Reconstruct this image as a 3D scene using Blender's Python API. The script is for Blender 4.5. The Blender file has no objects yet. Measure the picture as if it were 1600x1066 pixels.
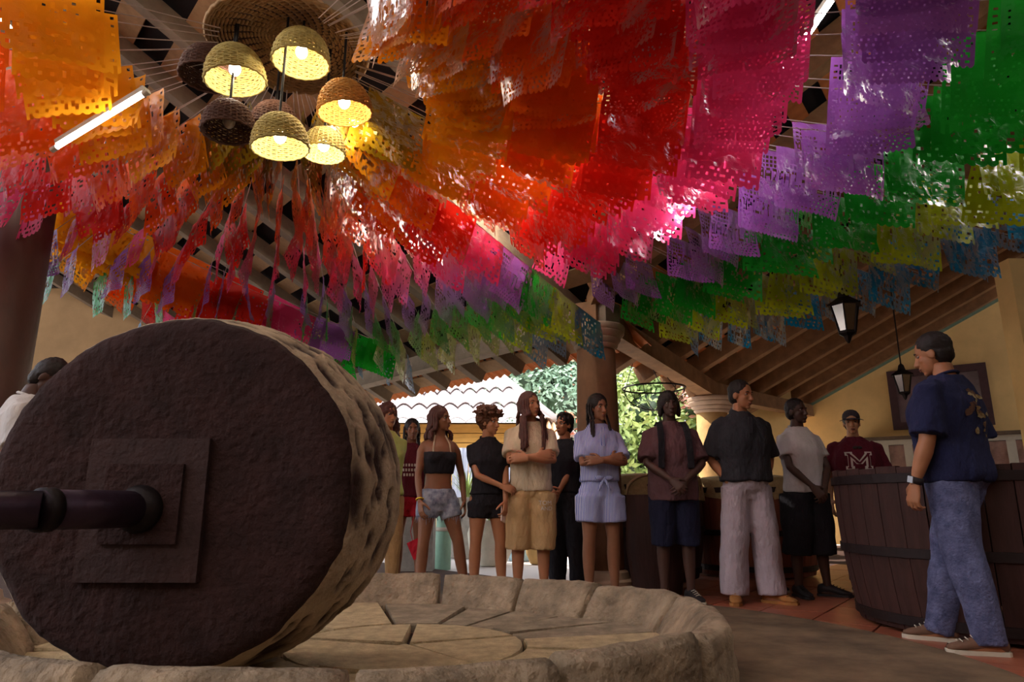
import bpy, math, random
import numpy as np
from mathutils import Vector, Matrix, noise
from mathutils.bvhtree import BVHTree
random.seed(7)
RNG = np.random.RandomState(7)
SC = bpy.context.scene
COL = SC.collection
R = math.radians
PI = math.pi

# ------------------------------------------------------------------ camera, sky, sun, exposure
CAMZ, PITCH, FOC = 0.8, R(13.4), 1067.0
cam_d = bpy.data.cameras.new('camera')
cam_d.sensor_width = 36.0
cam_d.lens = FOC / 1600 * 36
cam_d.clip_start = 0.05
cam_d.clip_end = 300
cam = bpy.data.objects.new('camera', cam_d)
COL.objects.link(cam)
cam.location = (0, 0, CAMZ)
cam.rotation_euler = (PI / 2 + PITCH, 0, 0)
SC.camera = cam

world = bpy.data.worlds.new('world')
SC.world = world
world.use_nodes = True
wn = world.node_tree
bg = wn.nodes['Background']
sky = wn.nodes.new('ShaderNodeTexSky')
sky.sky_type = 'NISHITA'
sky.sun_disc = False
sky.sun_elevation = R(58)
sky.sun_rotation = R(200)
sky.air_density = 1.0
sky.dust_density = 3.0
hsv = wn.nodes.new('ShaderNodeHueSaturation')
hsv.inputs['Saturation'].default_value = 0.35
wn.links.new(sky.outputs[0], hsv.inputs['Color'])
wn.links.new(hsv.outputs[0], bg.inputs[0])
bg.inputs[1].default_value = 0.42

sun_d = bpy.data.lights.new('sun', 'SUN')
sun_d.energy = 5.6
sun_d.color = (1.0, 0.93, 0.84)
sun_d.angle = R(0.6)
sun = bpy.data.objects.new('sun', sun_d)
COL.objects.link(sun)
sun.location = (0, 12, 20)
sun.rotation_euler = Vector((-0.55, 0.30, 0.80)).to_track_quat('Z', 'Y').to_euler()

SC.view_settings.view_transform = 'Standard'
SC.view_settings.look = 'None'
SC.view_settings.gamma = 1.0
SC.view_settings.use_curve_mapping = False
SC.view_settings.exposure = 0.7

# ------------------------------------------------------------------ helpers
def lin(c):
    out = []
    for v in c:
        v = v / 255.0
        out.append(v / 12.92 if v <= 0.04045 else ((v + 0.055) / 1.055) ** 2.4)
    return tuple(out)

def ray(x, y):
    u = (x - 800) / FOC
    v = (533 - y) / FOC
    return np.array([u, math.cos(PITCH) - v * math.sin(PITCH), math.sin(PITCH) + v * math.cos(PITCH)])
def PC(x, y, zc):
    return ray(x, y) * zc + np.array([0, 0, CAMZ])
def PY(x, y, Y):
    d = ray(x, y); return d * (Y / d[1]) + np.array([0, 0, CAMZ])
def PZ(x, y, Z):
    d = ray(x, y); return d * ((Z - CAMZ) / d[2]) + np.array([0, 0, CAMZ])

MATS = {}
def mat(name, rgb, rough=0.8, var=0.22, scale=9.0, bump=0.25, metal=0.0, spec=0.3, rgb2=None, stretch=None, detail=5.0, sheen=0.0, bdist=0.01):
    if name in MATS: return MATS[name]
    m = bpy.data.materials.new(name); MATS[name] = m
    m.use_nodes = True
    nt = m.node_tree; N = nt.nodes; L = nt.links
    b = N['Principled BSDF']
    c = lin(rgb)
    c2 = lin(rgb2) if rgb2 else tuple(min(1, v * (1 + var)) for v in c)
    c1 = tuple(v * (1 - var) for v in c)
    tc = N.new('ShaderNodeTexCoord')
    mp = N.new('ShaderNodeMapping')
    L.new(tc.outputs['Object'], mp.inputs[0])
    if stretch: mp.inputs['Scale'].default_value = stretch
    nz = N.new('ShaderNodeTexNoise')
    nz.inputs['Scale'].default_value = scale
    nz.inputs['Detail'].default_value = detail
    nz.inputs['Roughness'].default_value = 0.62
    L.new(mp.outputs[0], nz.inputs['Vector'])
    cr = N.new('ShaderNodeValToRGB')
    cr.color_ramp.elements[0].position = 0.3
    cr.color_ramp.elements[1].position = 0.72
    cr.color_ramp.elements[0].color = (*c1, 1)
    cr.color_ramp.elements[1].color = (*c2, 1)
    L.new(nz.outputs['Fac'], cr.inputs[0])
    L.new(cr.outputs[0], b.inputs['Base Color'])
    b.inputs['Roughness'].default_value = rough
    b.inputs['Metallic'].default_value = metal
    b.inputs['Specular IOR Level'].default_value = spec
    if sheen: b.inputs['Sheen Weight'].default_value = sheen
    if bump:
        nb = N.new('ShaderNodeTexNoise')
        nb.inputs['Scale'].default_value = scale * 5
        nb.inputs['Detail'].default_value = 6
        L.new(mp.outputs[0], nb.inputs['Vector'])
        bp = N.new('ShaderNodeBump')
        bp.inputs['Strength'].default_value = bump
        bp.inputs['Distance'].default_value = bdist
        L.new(nb.outputs['Fac'], bp.inputs['Height'])
        L.new(bp.outputs[0], b.inputs['Normal'])
    return m

def glow(name, rgb, strength):
    if name in MATS: return MATS[name]
    m = bpy.data.materials.new(name); MATS[name] = m
    m.use_nodes = True
    b = m.node_tree.nodes['Principled BSDF']
    b.inputs['Base Color'].default_value = (*lin(rgb), 1)
    b.inputs['Emission Color'].default_value = (*lin(rgb), 1)
    b.inputs['Emission Strength'].default_value = strength
    return m

def glassmat(name, rgb=(200, 205, 200), rough=0.1, alpha=0.75):
    if name in MATS: return MATS[name]
    m = bpy.data.materials.new(name); MATS[name] = m
    m.use_nodes = True
    nt = m.node_tree; N = nt.nodes
    out = N['Material Output']
    tr = N.new('ShaderNodeBsdfTransparent')
    tr.inputs[0].default_value = (*lin(rgb), 1)
    gl = N.new('ShaderNodeBsdfGlossy'); gl.inputs['Roughness'].default_value = rough
    mx = N.new('ShaderNodeMixShader'); mx.inputs[0].default_value = 1 - alpha
    nt.links.new(tr.outputs[0], mx.inputs[1]); nt.links.new(gl.outputs[0], mx.inputs[2])
    nt.links.new(mx.outputs[0], out.inputs[0])
    return m

BASE = {}
def link(o, parent=None):
    COL.objects.link(o)
    if parent is not None: o.parent = parent
def mk(name, V, F, m, parent=None, smooth=False, label=None, cat=None, group=None, kind=None):
    V = np.asarray(V, float)
    c = np.array([V[:, 0].mean(), V[:, 1].mean(), V[:, 2].min()])
    me = bpy.data.meshes.new(name)
    me.from_pydata((V - c).tolist(), [], [tuple(f) for f in F])
    if isinstance(m, (list, tuple)):
        for q in m: me.materials.append(q)
    elif m: me.materials.append(m)
    if smooth:
        me.polygons.foreach_set('use_smooth', np.ones(len(me.polygons), bool))
    me.update()
    o = bpy.data.objects.new(name, me)
    link(o, parent)
    pb = BASE[parent.name] if parent is not None else np.zeros(3)
    o.location = (c - pb).tolist()
    BASE[o.name] = c
    tag(o, label, cat, group, kind)
    return o
def tag(o, label=None, cat=None, group=None, kind=None):
    if label: o['label'] = label
    if cat: o['category'] = cat
    if group: o['group'] = group
    if kind: o['kind'] = kind
    return o
def thing(name, loc, label=None, cat=None, group=None, kind=None):
    o = bpy.data.objects.new(name, None)
    o.empty_display_size = 0.1
    COL.objects.link(o)
    o.location = [float(v) for v in loc]
    BASE[o.name] = np.array(loc, float)
    return tag(o, label, cat, group, kind)
def place(name, me, parent, loc, rot=None, material=None):
    """a further object on shared mesh data"""
    o = bpy.data.objects.new(name, me)
    link(o, parent)
    pb = BASE[parent.name] if parent is not None else np.zeros(3)
    o.location = (np.array(loc) - pb).tolist()
    if rot is not None:
        o.rotation_mode = 'QUATERNION'
        o.rotation_quaternion = rot.to_quaternion() if isinstance(rot, Matrix) else rot
    if material:
        o.material_slots[0].link = 'OBJECT'
        o.material_slots[0].material = material
    BASE[o.name] = np.array(loc, float)
    return o

def nrm(v):
    v = np.asarray(v, float); n = np.linalg.norm(v)
    return v / n if n > 1e-9 else v
class G:
    def __init__(s): s.V = []; s.F = []
    def add(s, V, F):
        o = len(s.V)
        s.V.extend(np.asarray(V, float).tolist())
        s.F.extend([tuple(i + o for i in f) for f in F])
        return s
    def box(s, c, size, ax=None, taper=None):
        """axis aligned or with axes ax = 3 unit vectors"""
        ax = np.eye(3) if ax is None else np.array(ax, float)
        V = []
        for i in (-1, 1):
            for j in (-1, 1):
                for k in (-1, 1):
                    V.append(np.array(c, float) + ax[0] * i * size[0] / 2 + ax[1] * j * size[1] / 2 + ax[2] * k * size[2] / 2)
        return s.add(V, [(0, 1, 3, 2), (4, 6, 7, 5), (0, 4, 5, 1), (2, 3, 7, 6), (0, 2, 6, 4), (1, 5, 7, 3)])
    def beam(s, p, q, w, h, up=(0, 0, 1)):
        p = np.array(p, float); q = np.array(q, float)
        d = nrm(q - p); side = nrm(np.cross(d, up)); u = np.cross(side, d)
        return s.box((p + q) / 2, (np.linalg.norm(q - p), w, h), (d, side, u))
    def rings(s, Rg, closed=True, caps=True):
        """loft through rings (each an n x 3 array)"""
        n = len(Rg[0]); V = np.concatenate(Rg); F = []
        for a in range(len(Rg) - 1):
            for i in range(n if closed else n - 1):
                j = (i + 1) % n
                F.append((a * n + i, a * n + j, (a + 1) * n + j, (a + 1) * n + i))
        if caps:
            F.append(tuple(range(n - 1, -1, -1)))
            F.append(tuple((len(Rg) - 1) * n + i for i in range(n)))
        return s.add(V, F)
    def tube(s, pts, rad, n=10, closed=False, round_=False):
        pts = [np.array(p, float) for p in pts]
        if not hasattr(rad, '__len__'): rad = [rad] * len(pts)
        rad = list(rad)
        if round_:
            d0 = nrm(pts[0] - pts[1]); d1 = nrm(pts[-1] - pts[-2])
            r0, r1 = rad[0], rad[-1]
            pts = [pts[0] + d0 * r0 * .95, pts[0] + d0 * r0 * .7] + pts + [pts[-1] + d1 * r1 * .7, pts[-1] + d1 * r1 * .95]
            rad = [r0 * .3, r0 * .72] + rad + [r1 * .72, r1 * .3]
        m = len(pts); T = []
        for i in range(m):
            a = pts[(i - 1) % m] if (closed or i > 0) else pts[i]
            b = pts[(i + 1) % m] if (closed or i < m - 1) else pts[i]
            T.append(nrm(b - a))
        ref = np.array([0, 0, 1.0]) if abs(T[0][2]) < .9 else np.array([1.0, 0, 0])
        u = nrm(np.cross(T[0], ref)); rg = []
        for i in range(m):
            u = nrm(u - T[i] * np.dot(u, T[i])); v = np.cross(T[i], u)
            a = np.arange(n) * 2 * PI / n
            rg.append(pts[i] + rad[i] * (np.cos(a)[:, None] * u + np.sin(a)[:, None] * v))
        if closed:
            rg.append(rg[0].copy()); return s.rings(rg, True, False)
        return s.rings(rg)
    def ell(s, c, r, n=14, m=9, rot=None):
        V = []; F = []
        for i in range(m + 1):
            t = PI * (i + .0) / m
            t = min(max(t, .08), PI - .08)
            for j in range(n):
                p = 2 * PI * j / n
                V.append([r[0] * math.sin(t) * math.cos(p), r[1] * math.sin(t) * math.sin(p), r[2] * math.cos(t)])
        V = np.array(V)
        if rot is not None: V = V @ np.array(rot).T
        V = V + np.array(c, float)
        for i in range(m):
            for j in range(n):
                k = (j + 1) % n
                F.append((i * n + j, (i + 1) * n + j, (i + 1) * n + k, i * n + k))
        F.append(tuple(range(n))); F.append(tuple(m * n + j for j in range(n - 1, -1, -1)))
        return s.add(V, F)
    def lathe(s, c, prof, n=32, ax=None, caps=True, a0=0, a1=2 * PI):
        """prof: (radius, height) list about +z through c, or axes ax"""
        ax = np.eye(3) if ax is None else np.array(ax, float)
        full = abs(a1 - a0 - 2 * PI) < 1e-6
        k = n if full else n + 1
        a = a0 + (a1 - a0) * np.arange(k) / n
        rg = [np.array(c, float) + np.cos(a)[:, None] * ax[0] * r + np.sin(a)[:, None] * ax[1] * r + ax[2] * h for r, h in prof]
        return s.rings(rg, full, caps)
    def build(s, name, m, parent=None, **k):
        return mk(name, s.V, s.F, m, parent, **k)

def fuse_arrays(g, voxel, smooth=2, fac=0.5):
    me = bpy.data.meshes.new('tmp'); me.from_pydata(g.V, [], g.F)
    o = bpy.data.objects.new('tmp', me); COL.objects.link(o)
    md = o.modifiers.new('r', 'REMESH'); md.mode = 'VOXEL'; md.voxel_size = voxel
    if smooth:
        sm = o.modifiers.new('s', 'SMOOTH'); sm.iterations = smooth; sm.factor = fac
    dg = bpy.context.evaluated_depsgraph_get()
    ev = o.evaluated_get(dg); m2 = ev.to_mesh()
    n = len(m2.vertices); V = np.empty(n * 3); m2.vertices.foreach_get('co', V); V = V.reshape(-1, 3)
    F = [tuple(p.vertices) for p in m2.polygons]
    ev.to_mesh_clear()
    bpy.data.objects.remove(o); bpy.data.meshes.remove(me)
    return V, F
def vnormals(V, F):
    Nn = np.zeros_like(V)
    Q = np.array([f if len(f) == 4 else (f[0], f[1], f[2], f[2]) for f in F if len(f) in (3, 4)])
    fn = np.cross(V[Q[:, 2]] - V[Q[:, 0]], V[Q[:, 3]] - V[Q[:, 1]])
    for k in range(4): np.add.at(Nn, Q[:, k], fn)
    return Nn / (np.linalg.norm(Nn, axis=1)[:, None] + 1e-12)
def wobble(V, F, amp, freq, off=0.0, stretch=(1, 1, 1)):
    Nn = vnormals(V, F)
    st = np.array(stretch) * freq
    d = np.array([noise.noise(Vector(p * st + off)) for p in V])
    return V + Nn * (d * amp)[:, None]

# ------------------------------------------------------------------ materials
M_track = mat('packed_earth', (104, 84, 66), 0.95, .45, 3.0, .6, rgb2=(128, 104, 80))
M_tile = mat('terracotta', (148, 84, 62), 0.38, .25, 5.0, .15, spec=.5)
M_grout = mat('grout', (70, 48, 40), 0.9)
M_court = mat('pale_paving', (222, 214, 208), 0.85, .06, 1.5, .1)
M_stone = mat('trough_stone', (150, 130, 108), 0.95, .5, 5.0, 1.0, bdist=.035)
M_mill = mat('mill_stone', (142, 112, 84), 0.95, .35, 6.0, .9, bdist=.02)
M_face_shaded = mat('mill_face', (48, 27, 25), 0.95, .35, 6.0, 1.0, bdist=.02)  # same stone in a darker colour: shade of the unlit face painted in
M_column = mat('column_stone', (128, 92, 68), 0.85, .3, 4.0, .4, stretch=(1, 1, .6))
M_colband = mat('capital_stone', (176, 150, 128), 0.85, .15, 6.0, .3)
M_raft = mat('rafter_wood', (134, 98, 66), 0.8, .3, 5.0, .4, stretch=(1, 1, 1))
M_raftgrey = mat('grey_rafter_wood', (122, 106, 88), 0.8, .25, 5.0, .4)
M_gapshade = mat('roof_underlay', (26, 18, 20), 0.95, .3, 3.0, .2)  # near-black colour stands in for the shade in gaps between battens
M_clay = mat('clay_tile', (178, 104, 56), 0.85, .25, 6.0, .3)
M_yellow = mat('yellow_plaster', (222, 186, 124), 0.9, .1, 2.5, .25)
M_teal = mat('teal_trim', (112, 132, 112), 0.8, .15)
M_frame = mat('dark_frame_wood', (72, 48, 50), 0.6, .2)
M_white = mat('white_paint', (206, 198, 182), 0.6, .06)
M_vat = mat('vat_oak', (60, 34, 30), 0.75, .35, 4.0, .5, stretch=(3, 3, .35))
M_hoop = mat('vat_hoop', (40, 28, 28), 0.55, .3, metal=.4)
M_burlap = mat('burlap', (172, 146, 104), 0.95, .2, 30.0, .8, bdist=.02)
M_iron = mat('black_iron', (34, 26, 26), 0.55, .3, metal=.6)
M_axle = mat('axle_iron', (62, 46, 60), 0.42, .3, 6.0, .3, metal=.5)
M_wicker = mat('wicker', (150, 116, 76), 0.75, .28, 25.0, .3)
M_wickerdark = mat('dark_wicker', (66, 44, 36), 0.8, .28, 25.0, .3)
M_cord = mat('black_cord', (26, 18, 18), 0.7)
M_string = mat('pale_string', (170, 150, 140), 0.7)
M_hutroof = mat('whitewashed_tile', (184, 172, 170), 0.85, .1, 3.0, .15)
M_plank = mat('ochre_plank', (206, 160, 84), 0.8, .18, 3.0, .3, stretch=(1, 1, 5))
M_trunk = mat('bark', (126, 108, 92), 0.9, .3)

# ------------------------------------------------------------------ setting: floors
TC = np.array([-.545, 3.76])              # trough centre
P1 = np.array([.88, 7.0]); P2 = np.array([3.2, 10.9])
dA = np.array([-.652, .758]); nA = np.array([-.758, -.652])        # left eave and its inward normal
dB = nrm(np.array([5.42, 7.5])); nB = np.array([dB[1], -dB[0]])                  # right eave beam and its inward normal
EAVE_Z, TAN = 2.84, math.tan(R(26))

g = G(); g.box((0, 12, -.16), (60, 60, .2))
g.build('courtyard_ground', M_court, kind='structure')
# interior slab under the roofs (grout colour), with separate terracotta tiles on top
def inside(x, y, margin=0.0):
    p = np.array([x, y]) - P1
    return max(np.dot(p, nA), np.dot(p, nB)) > margin
floor = thing('floor', (2, 6, 0), kind='structure')
far = 14.0
poly = [P1, P1 + dB * 9.2, P1 + dB * 9.2 + nB * 9, np.array([9, -9]), np.array([-16, -9]), P1 + dA * far + nA * 9, P1 + dA * far]
V = [(p[0], p[1], z) for z in (-.06, -.012) for p in poly]
n = len(poly)
F = [tuple(range(n - 1, -1, -1)), tuple(range(n, 2 * n))] + [(i, (i + 1) % n, n + (i + 1) % n, n + i) for i in range(n)]
mk('floor_slab', V, F, M_grout, floor)
RT = 2.97
ts = .42
tm = G(); tm.box((0, 0, 0), (ts - .012, ts - .012, .02))
tme = bpy.data.meshes.new('tile'); tme.from_pydata(tm.V, [], tm.F); tme.materials.append(M_tile)
qt = Matrix(((dB[0], nB[0], 0), (dB[1], nB[1], 0), (0, 0, 1)))
cnt = 0
for i in range(-22, 12):
    for j in range(-2, 14):
        c = P1 + dB * (i + .5) * ts + nB * (j + .5) * ts
        if not inside(c[0], c[1], .15): continue
        r = np.hypot(*(c - TC))
        if r < RT - .2 or c[1] < 2.6 or c[1] > 9.5 or c[0] / c[1] > .9 or c[0] < .1: continue
        if cnt > 298: continue
        place('tile', tme, floor, (c[0], c[1], -.004 + random.uniform(-.002, .002)), qt.to_4x4()); cnt += 1
g = G(); g.lathe((TC[0], TC[1], -.01), [(0.02, .022), (RT * .5, .022), (RT - .02, .022), (RT, .012), (RT, 0)], 96, caps=False)
g.build('mill_track', M_track, kind='structure')

# ------------------------------------------------------------------ setting: roofs
def zA(p): return EAVE_Z + TAN * float(np.dot(np.asarray(p)[:2] - P1, nA))
def zB(p): return EAVE_Z + TAN * float(np.dot(np.asarray(p)[:2] - P1, nB))
def clip_line(p, q, f):
    """part of segment p-q where f >= 0 (f is linear)"""
    a, b = f(p), f(q)
    if a < 0 and b < 0: return None
    if a >= 0 and b >= 0: return p, q
    t = a / (a - b); m = p + (q - p) * t
    return (p, m) if a >= 0 else (m, q)
def clip_poly(poly, f):
    out = []
    for i in range(len(poly)):
        p, q = poly[i], poly[(i + 1) % len(poly)]
        if f(p) >= 0: out.append(p)
        if (f(p) >= 0) != (f(q) >= 0):
            t = f(p) / (f(p) - f(q)); out.append(p + (q - p) * t)
    return out
def roof(o, d, nn, zf, other, s0, s1, depth, over, wood, raft_w, raft_h, spacing, purl, name, claymat, wallcut=None):
    sel = lambda p: zf(p) - other(p)
    def cut(p, q):
        r = clip_line(p, q, sel)
        if r is not None and wallcut is not None: r = clip_line(r[0], r[1], wallcut)
        return r
    # rafters
    s = s0
    up = nrm(np.array([-nn[0] * TAN, -nn[1] * TAN, 1.0]))
    while s <= s1:
        a = P1 + d * s - nn * over; b = P1 + d * s + nn * depth
        r = cut(a, b)
        if r is not None and np.linalg.norm(r[1] - r[0]) > .25:
            p, q = [np.array([v[0], v[1], zf(v) + raft_h / 2 + random.uniform(-.006, .006)]) for v in r]
            g = G(); g.beam(p, q, raft_w * random.uniform(.93, 1.07), raft_h, up); g.build('rafter', wood, o)
        s += spacing
    t = -over + .05; k = 0
    while t < depth:
        r = cut(P1 + nn * t + d * s0, P1 + nn * t + d * s1)
        if r is not None and np.linalg.norm(r[1] - r[0]) > .3:
            p, q = [np.array([v[0], v[1], zf(v) + raft_h + .012]) for v in r]
            g = G(); g.beam(p, q, purl * .5, .022, up); g.build('batten', claymat, o)
        t += purl; k += 1
    poly = clip_poly([P1 + d * s0 - nn * over, P1 + d * s1 - nn * over, P1 + d * s1 + nn * depth, P1 + d * s0 + nn * depth], sel)
    if wallcut is not None: poly = clip_poly(poly, wallcut)
    n = len(poly)
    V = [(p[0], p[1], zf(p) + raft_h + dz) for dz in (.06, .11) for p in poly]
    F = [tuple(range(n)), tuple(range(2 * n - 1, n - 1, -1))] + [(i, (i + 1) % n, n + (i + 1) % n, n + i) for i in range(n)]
    mk('roof_deck', V, F, M_gapshade, o)
ceilA = thing('ceiling', (-3, 6, 3), kind='structure')
roof(ceilA, dA, nA, zA, lambda p: zB(p), -9.0, 13.0, 12, .75, M_raftgrey, .13, .18, .85, .46, 'left', mat('batten_pale', (150, 118, 84), .85, .2))
ceilB = thing('ceiling', (5, 6, 3), kind='structure')
wallcut = lambda p: 9.25 - float(np.dot(np.asarray(p)[:2] - P1, dB))
roof(ceilB, dB, nB, zB, lambda p: zA(p), -12.0, 9.25, 12, .8, M_raft, .16, .25, .92, .3, 'right', M_clay)
# eave beams
g = G(); g.beam((*(P1 + dA * -.25), EAVE_Z - .12), (*(P1 + dA * 13), EAVE_Z - .12), .22, .22); g.build('trim_1', M_raftgrey, kind='structure')
bm = thing('trim_2', (*P1, 2.6), kind='structure')
WE = P1 + dB * 9.3
g = G(); g.beam((*(P1 - dB * .2), 2.73), (*P2, 2.57), .24, .24); g.build('beam', M_raft, bm)
g = G(); g.beam((*P2, 2.57), (*WE, 2.72), .24, .24); g.build('beam', M_raft, bm)
# valley beam from the inner corner
vd = nrm(np.array([.102, -.995]))
g = G(); g.beam((*(P1), EAVE_Z + .02), (*(P1 + vd * 7.5), zA(P1 + vd * 7.5) + .02), .16, .2); g.build('trim_3', M_raft, kind='structure')
# scalloped clay tiles along the courtyard eaves
def barrel(c, d, w, L, th=.014, nseg=8, flip=False):
    """half-round tile, axis along d (3-vector), centre c"""
    d = nrm(d); side = nrm(np.cross(d, (0, 0, 1))); u = np.cross(side, d)
    if flip: u = -u
    rg = []
    for t in (-L / 2, L / 2):
        a = np.linspace(0, PI, nseg + 1)
        ro = w / 2; ri = ro - th
        loop = [np.array(c) + d * t + side * ro * math.cos(x) + u * ro * .8 * math.sin(x) for x in a] + \
               [np.array(c) + d * t + side * ri * math.cos(x) + u * ri * .8 * math.sin(x) for x in a[::-1]]
        rg.append(np.array(loop))
    g = G(); g.rings(rg); return g
eave = thing('eave_tiling', (*(P1 + dA * 3 - nA * .8), EAVE_Z - .2), 'row of clay barrel tiles along the left courtyard eave', 'roof tiles')
dn = np.array([-nA[0], -nA[1], -TAN]); dn = nrm(dn)
for i in range(48):
    c2 = P1 + dA * (.1 + i * .17) - nA * .75
    barrel((c2[0], c2[1], zA(c2) + .2), dn, .16, .5).build('barrel_tile', M_clay, eave, smooth=True)

# ------------------------------------------------------------------ columns
def column(name, c, r, top, label, prof_cap, m=M_column, mc=M_colband):
    t = thing(name, (c[0], c[1], 0), label, 'column')
    g = G(); g.lathe((c[0], c[1], 0), [(r * 1.02, .12), (r, .5), (r, top * .6), (r * .93, top - .25)], 28)
    g.build('shaft', m, t, smooth=True)
    g = G(); g.lathe((c[0], c[1], 0), [(r * 1.45, 0), (r * 1.45, .08), (r * 1.25, .1), (r * 1.18, .16), (r * 1.02, .18)], 28)
    g.build('base', mc, t)
    z = top - .25
    for k, (a, b, h) in enumerate(prof_cap):
        g = G(); g.lathe((c[0], c[1], z), [(r * a * .97, 0), (r * a, h * .25), (r * b, h * .8), (r * b * .98, h)], 28)
        g.build('capital_ring', mc, t, smooth=True); z += h
    return t
CAP = [(1.0, 1.08, .05), (1.1, 1.22, .06), (1.24, 1.4, .07), (1.42, 1.44, .07)]
column('stone_column', P1, .215, 2.61, 'brown stone column at the courtyard corner behind the striped shirt woman', CAP)
column('stone_column', P2, .26, 2.45, 'yellow stained stone column behind the man in the dark polo', CAP, mat('yellow_column', (186, 146, 92), .85, .25, 4, .4))
column('stone_column', (-4.15, 5.35), .26, 4.6, 'thick dark column at the left edge behind the millstone', CAP, mat('dark_column', (92, 70, 62), .55, .25, 4, .3, stretch=(1, 1, .5), spec=.4))

# ------------------------------------------------------------------ right wall
W0 = P1 + dB * 9.25                       # far corner
wd = nrm(nB); wn2 = -dB
def wall_pt(s, z, off=0): 
    p = W0 + wd * s - dB * off
    return np.array([p[0], p[1], z])
V = []
prof = [(-1.4, 0), (9, 0), (9, zB(W0 + wd * 9) + .2), (-1.4, zB(W0 - wd * 1.4) + .2)]
for off in (0, -.2):
    for s, z in prof: V.append(wall_pt(s, z, off))
mk('wall_right', V, [(0, 1, 2, 3), (7, 6, 5, 4), (0, 4, 5, 1), (1, 5, 6, 2), (2, 6, 7, 3), (3, 7, 4, 0)], M_yellow, kind='structure')
g = G(); g.beam(wall_pt(-.6, zB(W0 - wd * .6) - .0, .02), wall_pt(8.8, zB(W0 + wd * 8.8) - .0, .02), .03, .12); g.build('trim_4', M_teal, kind='structure')
# ------------------------------------------------------------------ the mill trough
AZT = [(-180, 2.02), (-150, 1.82), (-122, 1.62), (-107, 1.51), (-85, 1.45), (-68, 1.42), (-55, 1.49), (-38, 1.54), (-18, 1.58), (2, 1.58), (12, 1.6), (21, 1.62), (30, 1.54), (42, 1.44), (62, 1.41), (78, 1.48), (93, 1.6), (120, 1.78), (150, 1.98), (180, 2.02)]
def RC(az):
    az = (az + 180) % 360 - 180
    return float(np.interp(az, [a for a, _ in AZT], [r for _, r in AZT])) - .085 * math.exp(-((az + 5) / 45) ** 2)
trough = thing('mill_trough', (TC[0], TC[1], 0), 'round stone mill trough with sloping rim blocks, under the millstone', 'trough')
def rim_block(a0, a1, seed):
    g = G(); rg = []
    rnd = random.Random(seed); hz = rnd.uniform(-.012, .014); ro_ = rnd.uniform(-.02, .02)
    n = max(6, int((a1 - a0) / 2.2))
    # profile: (radius offset from crest, z), from the inner foot up over the crest and down outside
    prof = [(-.17, .03), (-.165, .1), (-.12, .17), (-.07, .235), (-.03, .283), (0, .3), (.05, .298), (.085, .275), (.1, .22), (.105, .12), (.11, 0), (-.02, 0)]
    k = 3
    P = []
    for i in range(len(prof) - 1):
        for q in range(k):
            t = q / k; P.append(tuple(np.array(prof[i]) * (1 - t) + np.array(prof[i + 1]) * t))
    P.append(prof[-1])
    for i in range(n + 1):
        a = a0 + (a1 - a0) * i / n
        e = 1.0
        if i == 0 or i == n: e = .985
        loop = []
        for (dr, z) in P:
            r = RC(a) + dr + ro_ * .5
            zz = (z + hz * (z / .3)) * (e if z > .1 else 1)
            ca, sa = math.cos(R(a)), math.sin(R(a))
            p = Vector((TC[0] + r * ca, TC[1] + r * sa, zz))
            d = noise.noise(p * 5 + Vector((seed, 0, 0))) * .02 + noise.noise(p * 14) * .017 + noise.noise(p * 34) * .009
            if z < .02: d = 0
            loop.append([TC[0] + (r + d * .8) * ca, TC[1] + (r + d * .8) * sa, zz + d * .55])
        rg.append(np.array(loop))
    g.rings(rg)
    g.build('rim_block', M_stone, trough, smooth=True)
joints = [-178, -150, -118, -88, -62, -36, 13.5, 40, 64, 89, 118, 150, 182]
for k in range(len(joints) - 1):
    rim_block(joints[k] + .8, joints[k + 1] - .8, k * 3.7)
# floor stones: wedge slabs with open joints, a worn ring of paler stone in the middle
M_slab = mat('trough_slab', (138, 122, 102), .95, .4, 9.0, .9, bdist=.015)
M_slab2 = mat('trough_slab_pale', (176, 154, 120), .95, .3, 12.0, .9, bdist=.015)
g = G(); g.lathe((TC[0] - .2, TC[1], 0), [(.02, .045), (1.5, .045), (1.55, 0)], 40, caps=False); g.build('bed', mat('joint_dirt', (44, 30, 26), .95), trough)
def slab(pts, z, m, seed):
    """polygon slab, slightly uneven, chamfered edges"""
    c = np.mean(pts, 0); n = len(pts)
    rnd = random.Random(seed); tx, ty, dz = rnd.uniform(-.012, .012), rnd.uniform(-.012, .012), rnd.uniform(-.006, .006)
    ring = lambda s, zz: np.array([[*(c + (p - c) * s), zz + dz + tx * (p[0] - c[0]) + ty * (p[1] - c[1])] for p in pts])
    gg = G(); gg.rings([ring(1, .02), ring(1, z - .012), ring(.985, z)])
    gg.build('floor_slab', m, trough)
sl = [-176, -140, -105, -70, -38, -8, 13.5, 30, 47, 64, 80, 105, 140, 184]
for k in range(len(sl) - 1):
    a0, a1 = sl[k] + .9, sl[k + 1] - .9
    pts = []
    for a in np.linspace(a0, a1, 6): pts.append(TC + np.array([math.cos(R(a)), math.sin(R(a))]) * (RC(a) - .1))
    for a in np.linspace(a1, a0, 6): pts.append(TC + np.array([math.cos(R(a)), math.sin(R(a))]) * .62)
    slab(pts, .1, M_slab if 5 < k < 11 else M_slab2, k)
for k in range(5):
    a0, a1 = k * 72 - 50 + 1.5, (k + 1) * 72 - 50 - 1.5
    pts = [TC + np.array([math.cos(R(a)), math.sin(R(a))]) * .6 for a in np.linspace(a0, a1, 7)] + [TC + np.array([math.cos(R((a0 + a1) / 2)), math.sin(R((a0 + a1) / 2))]) * .03]
    slab(pts, .105, M_slab2, k + 40)

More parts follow.
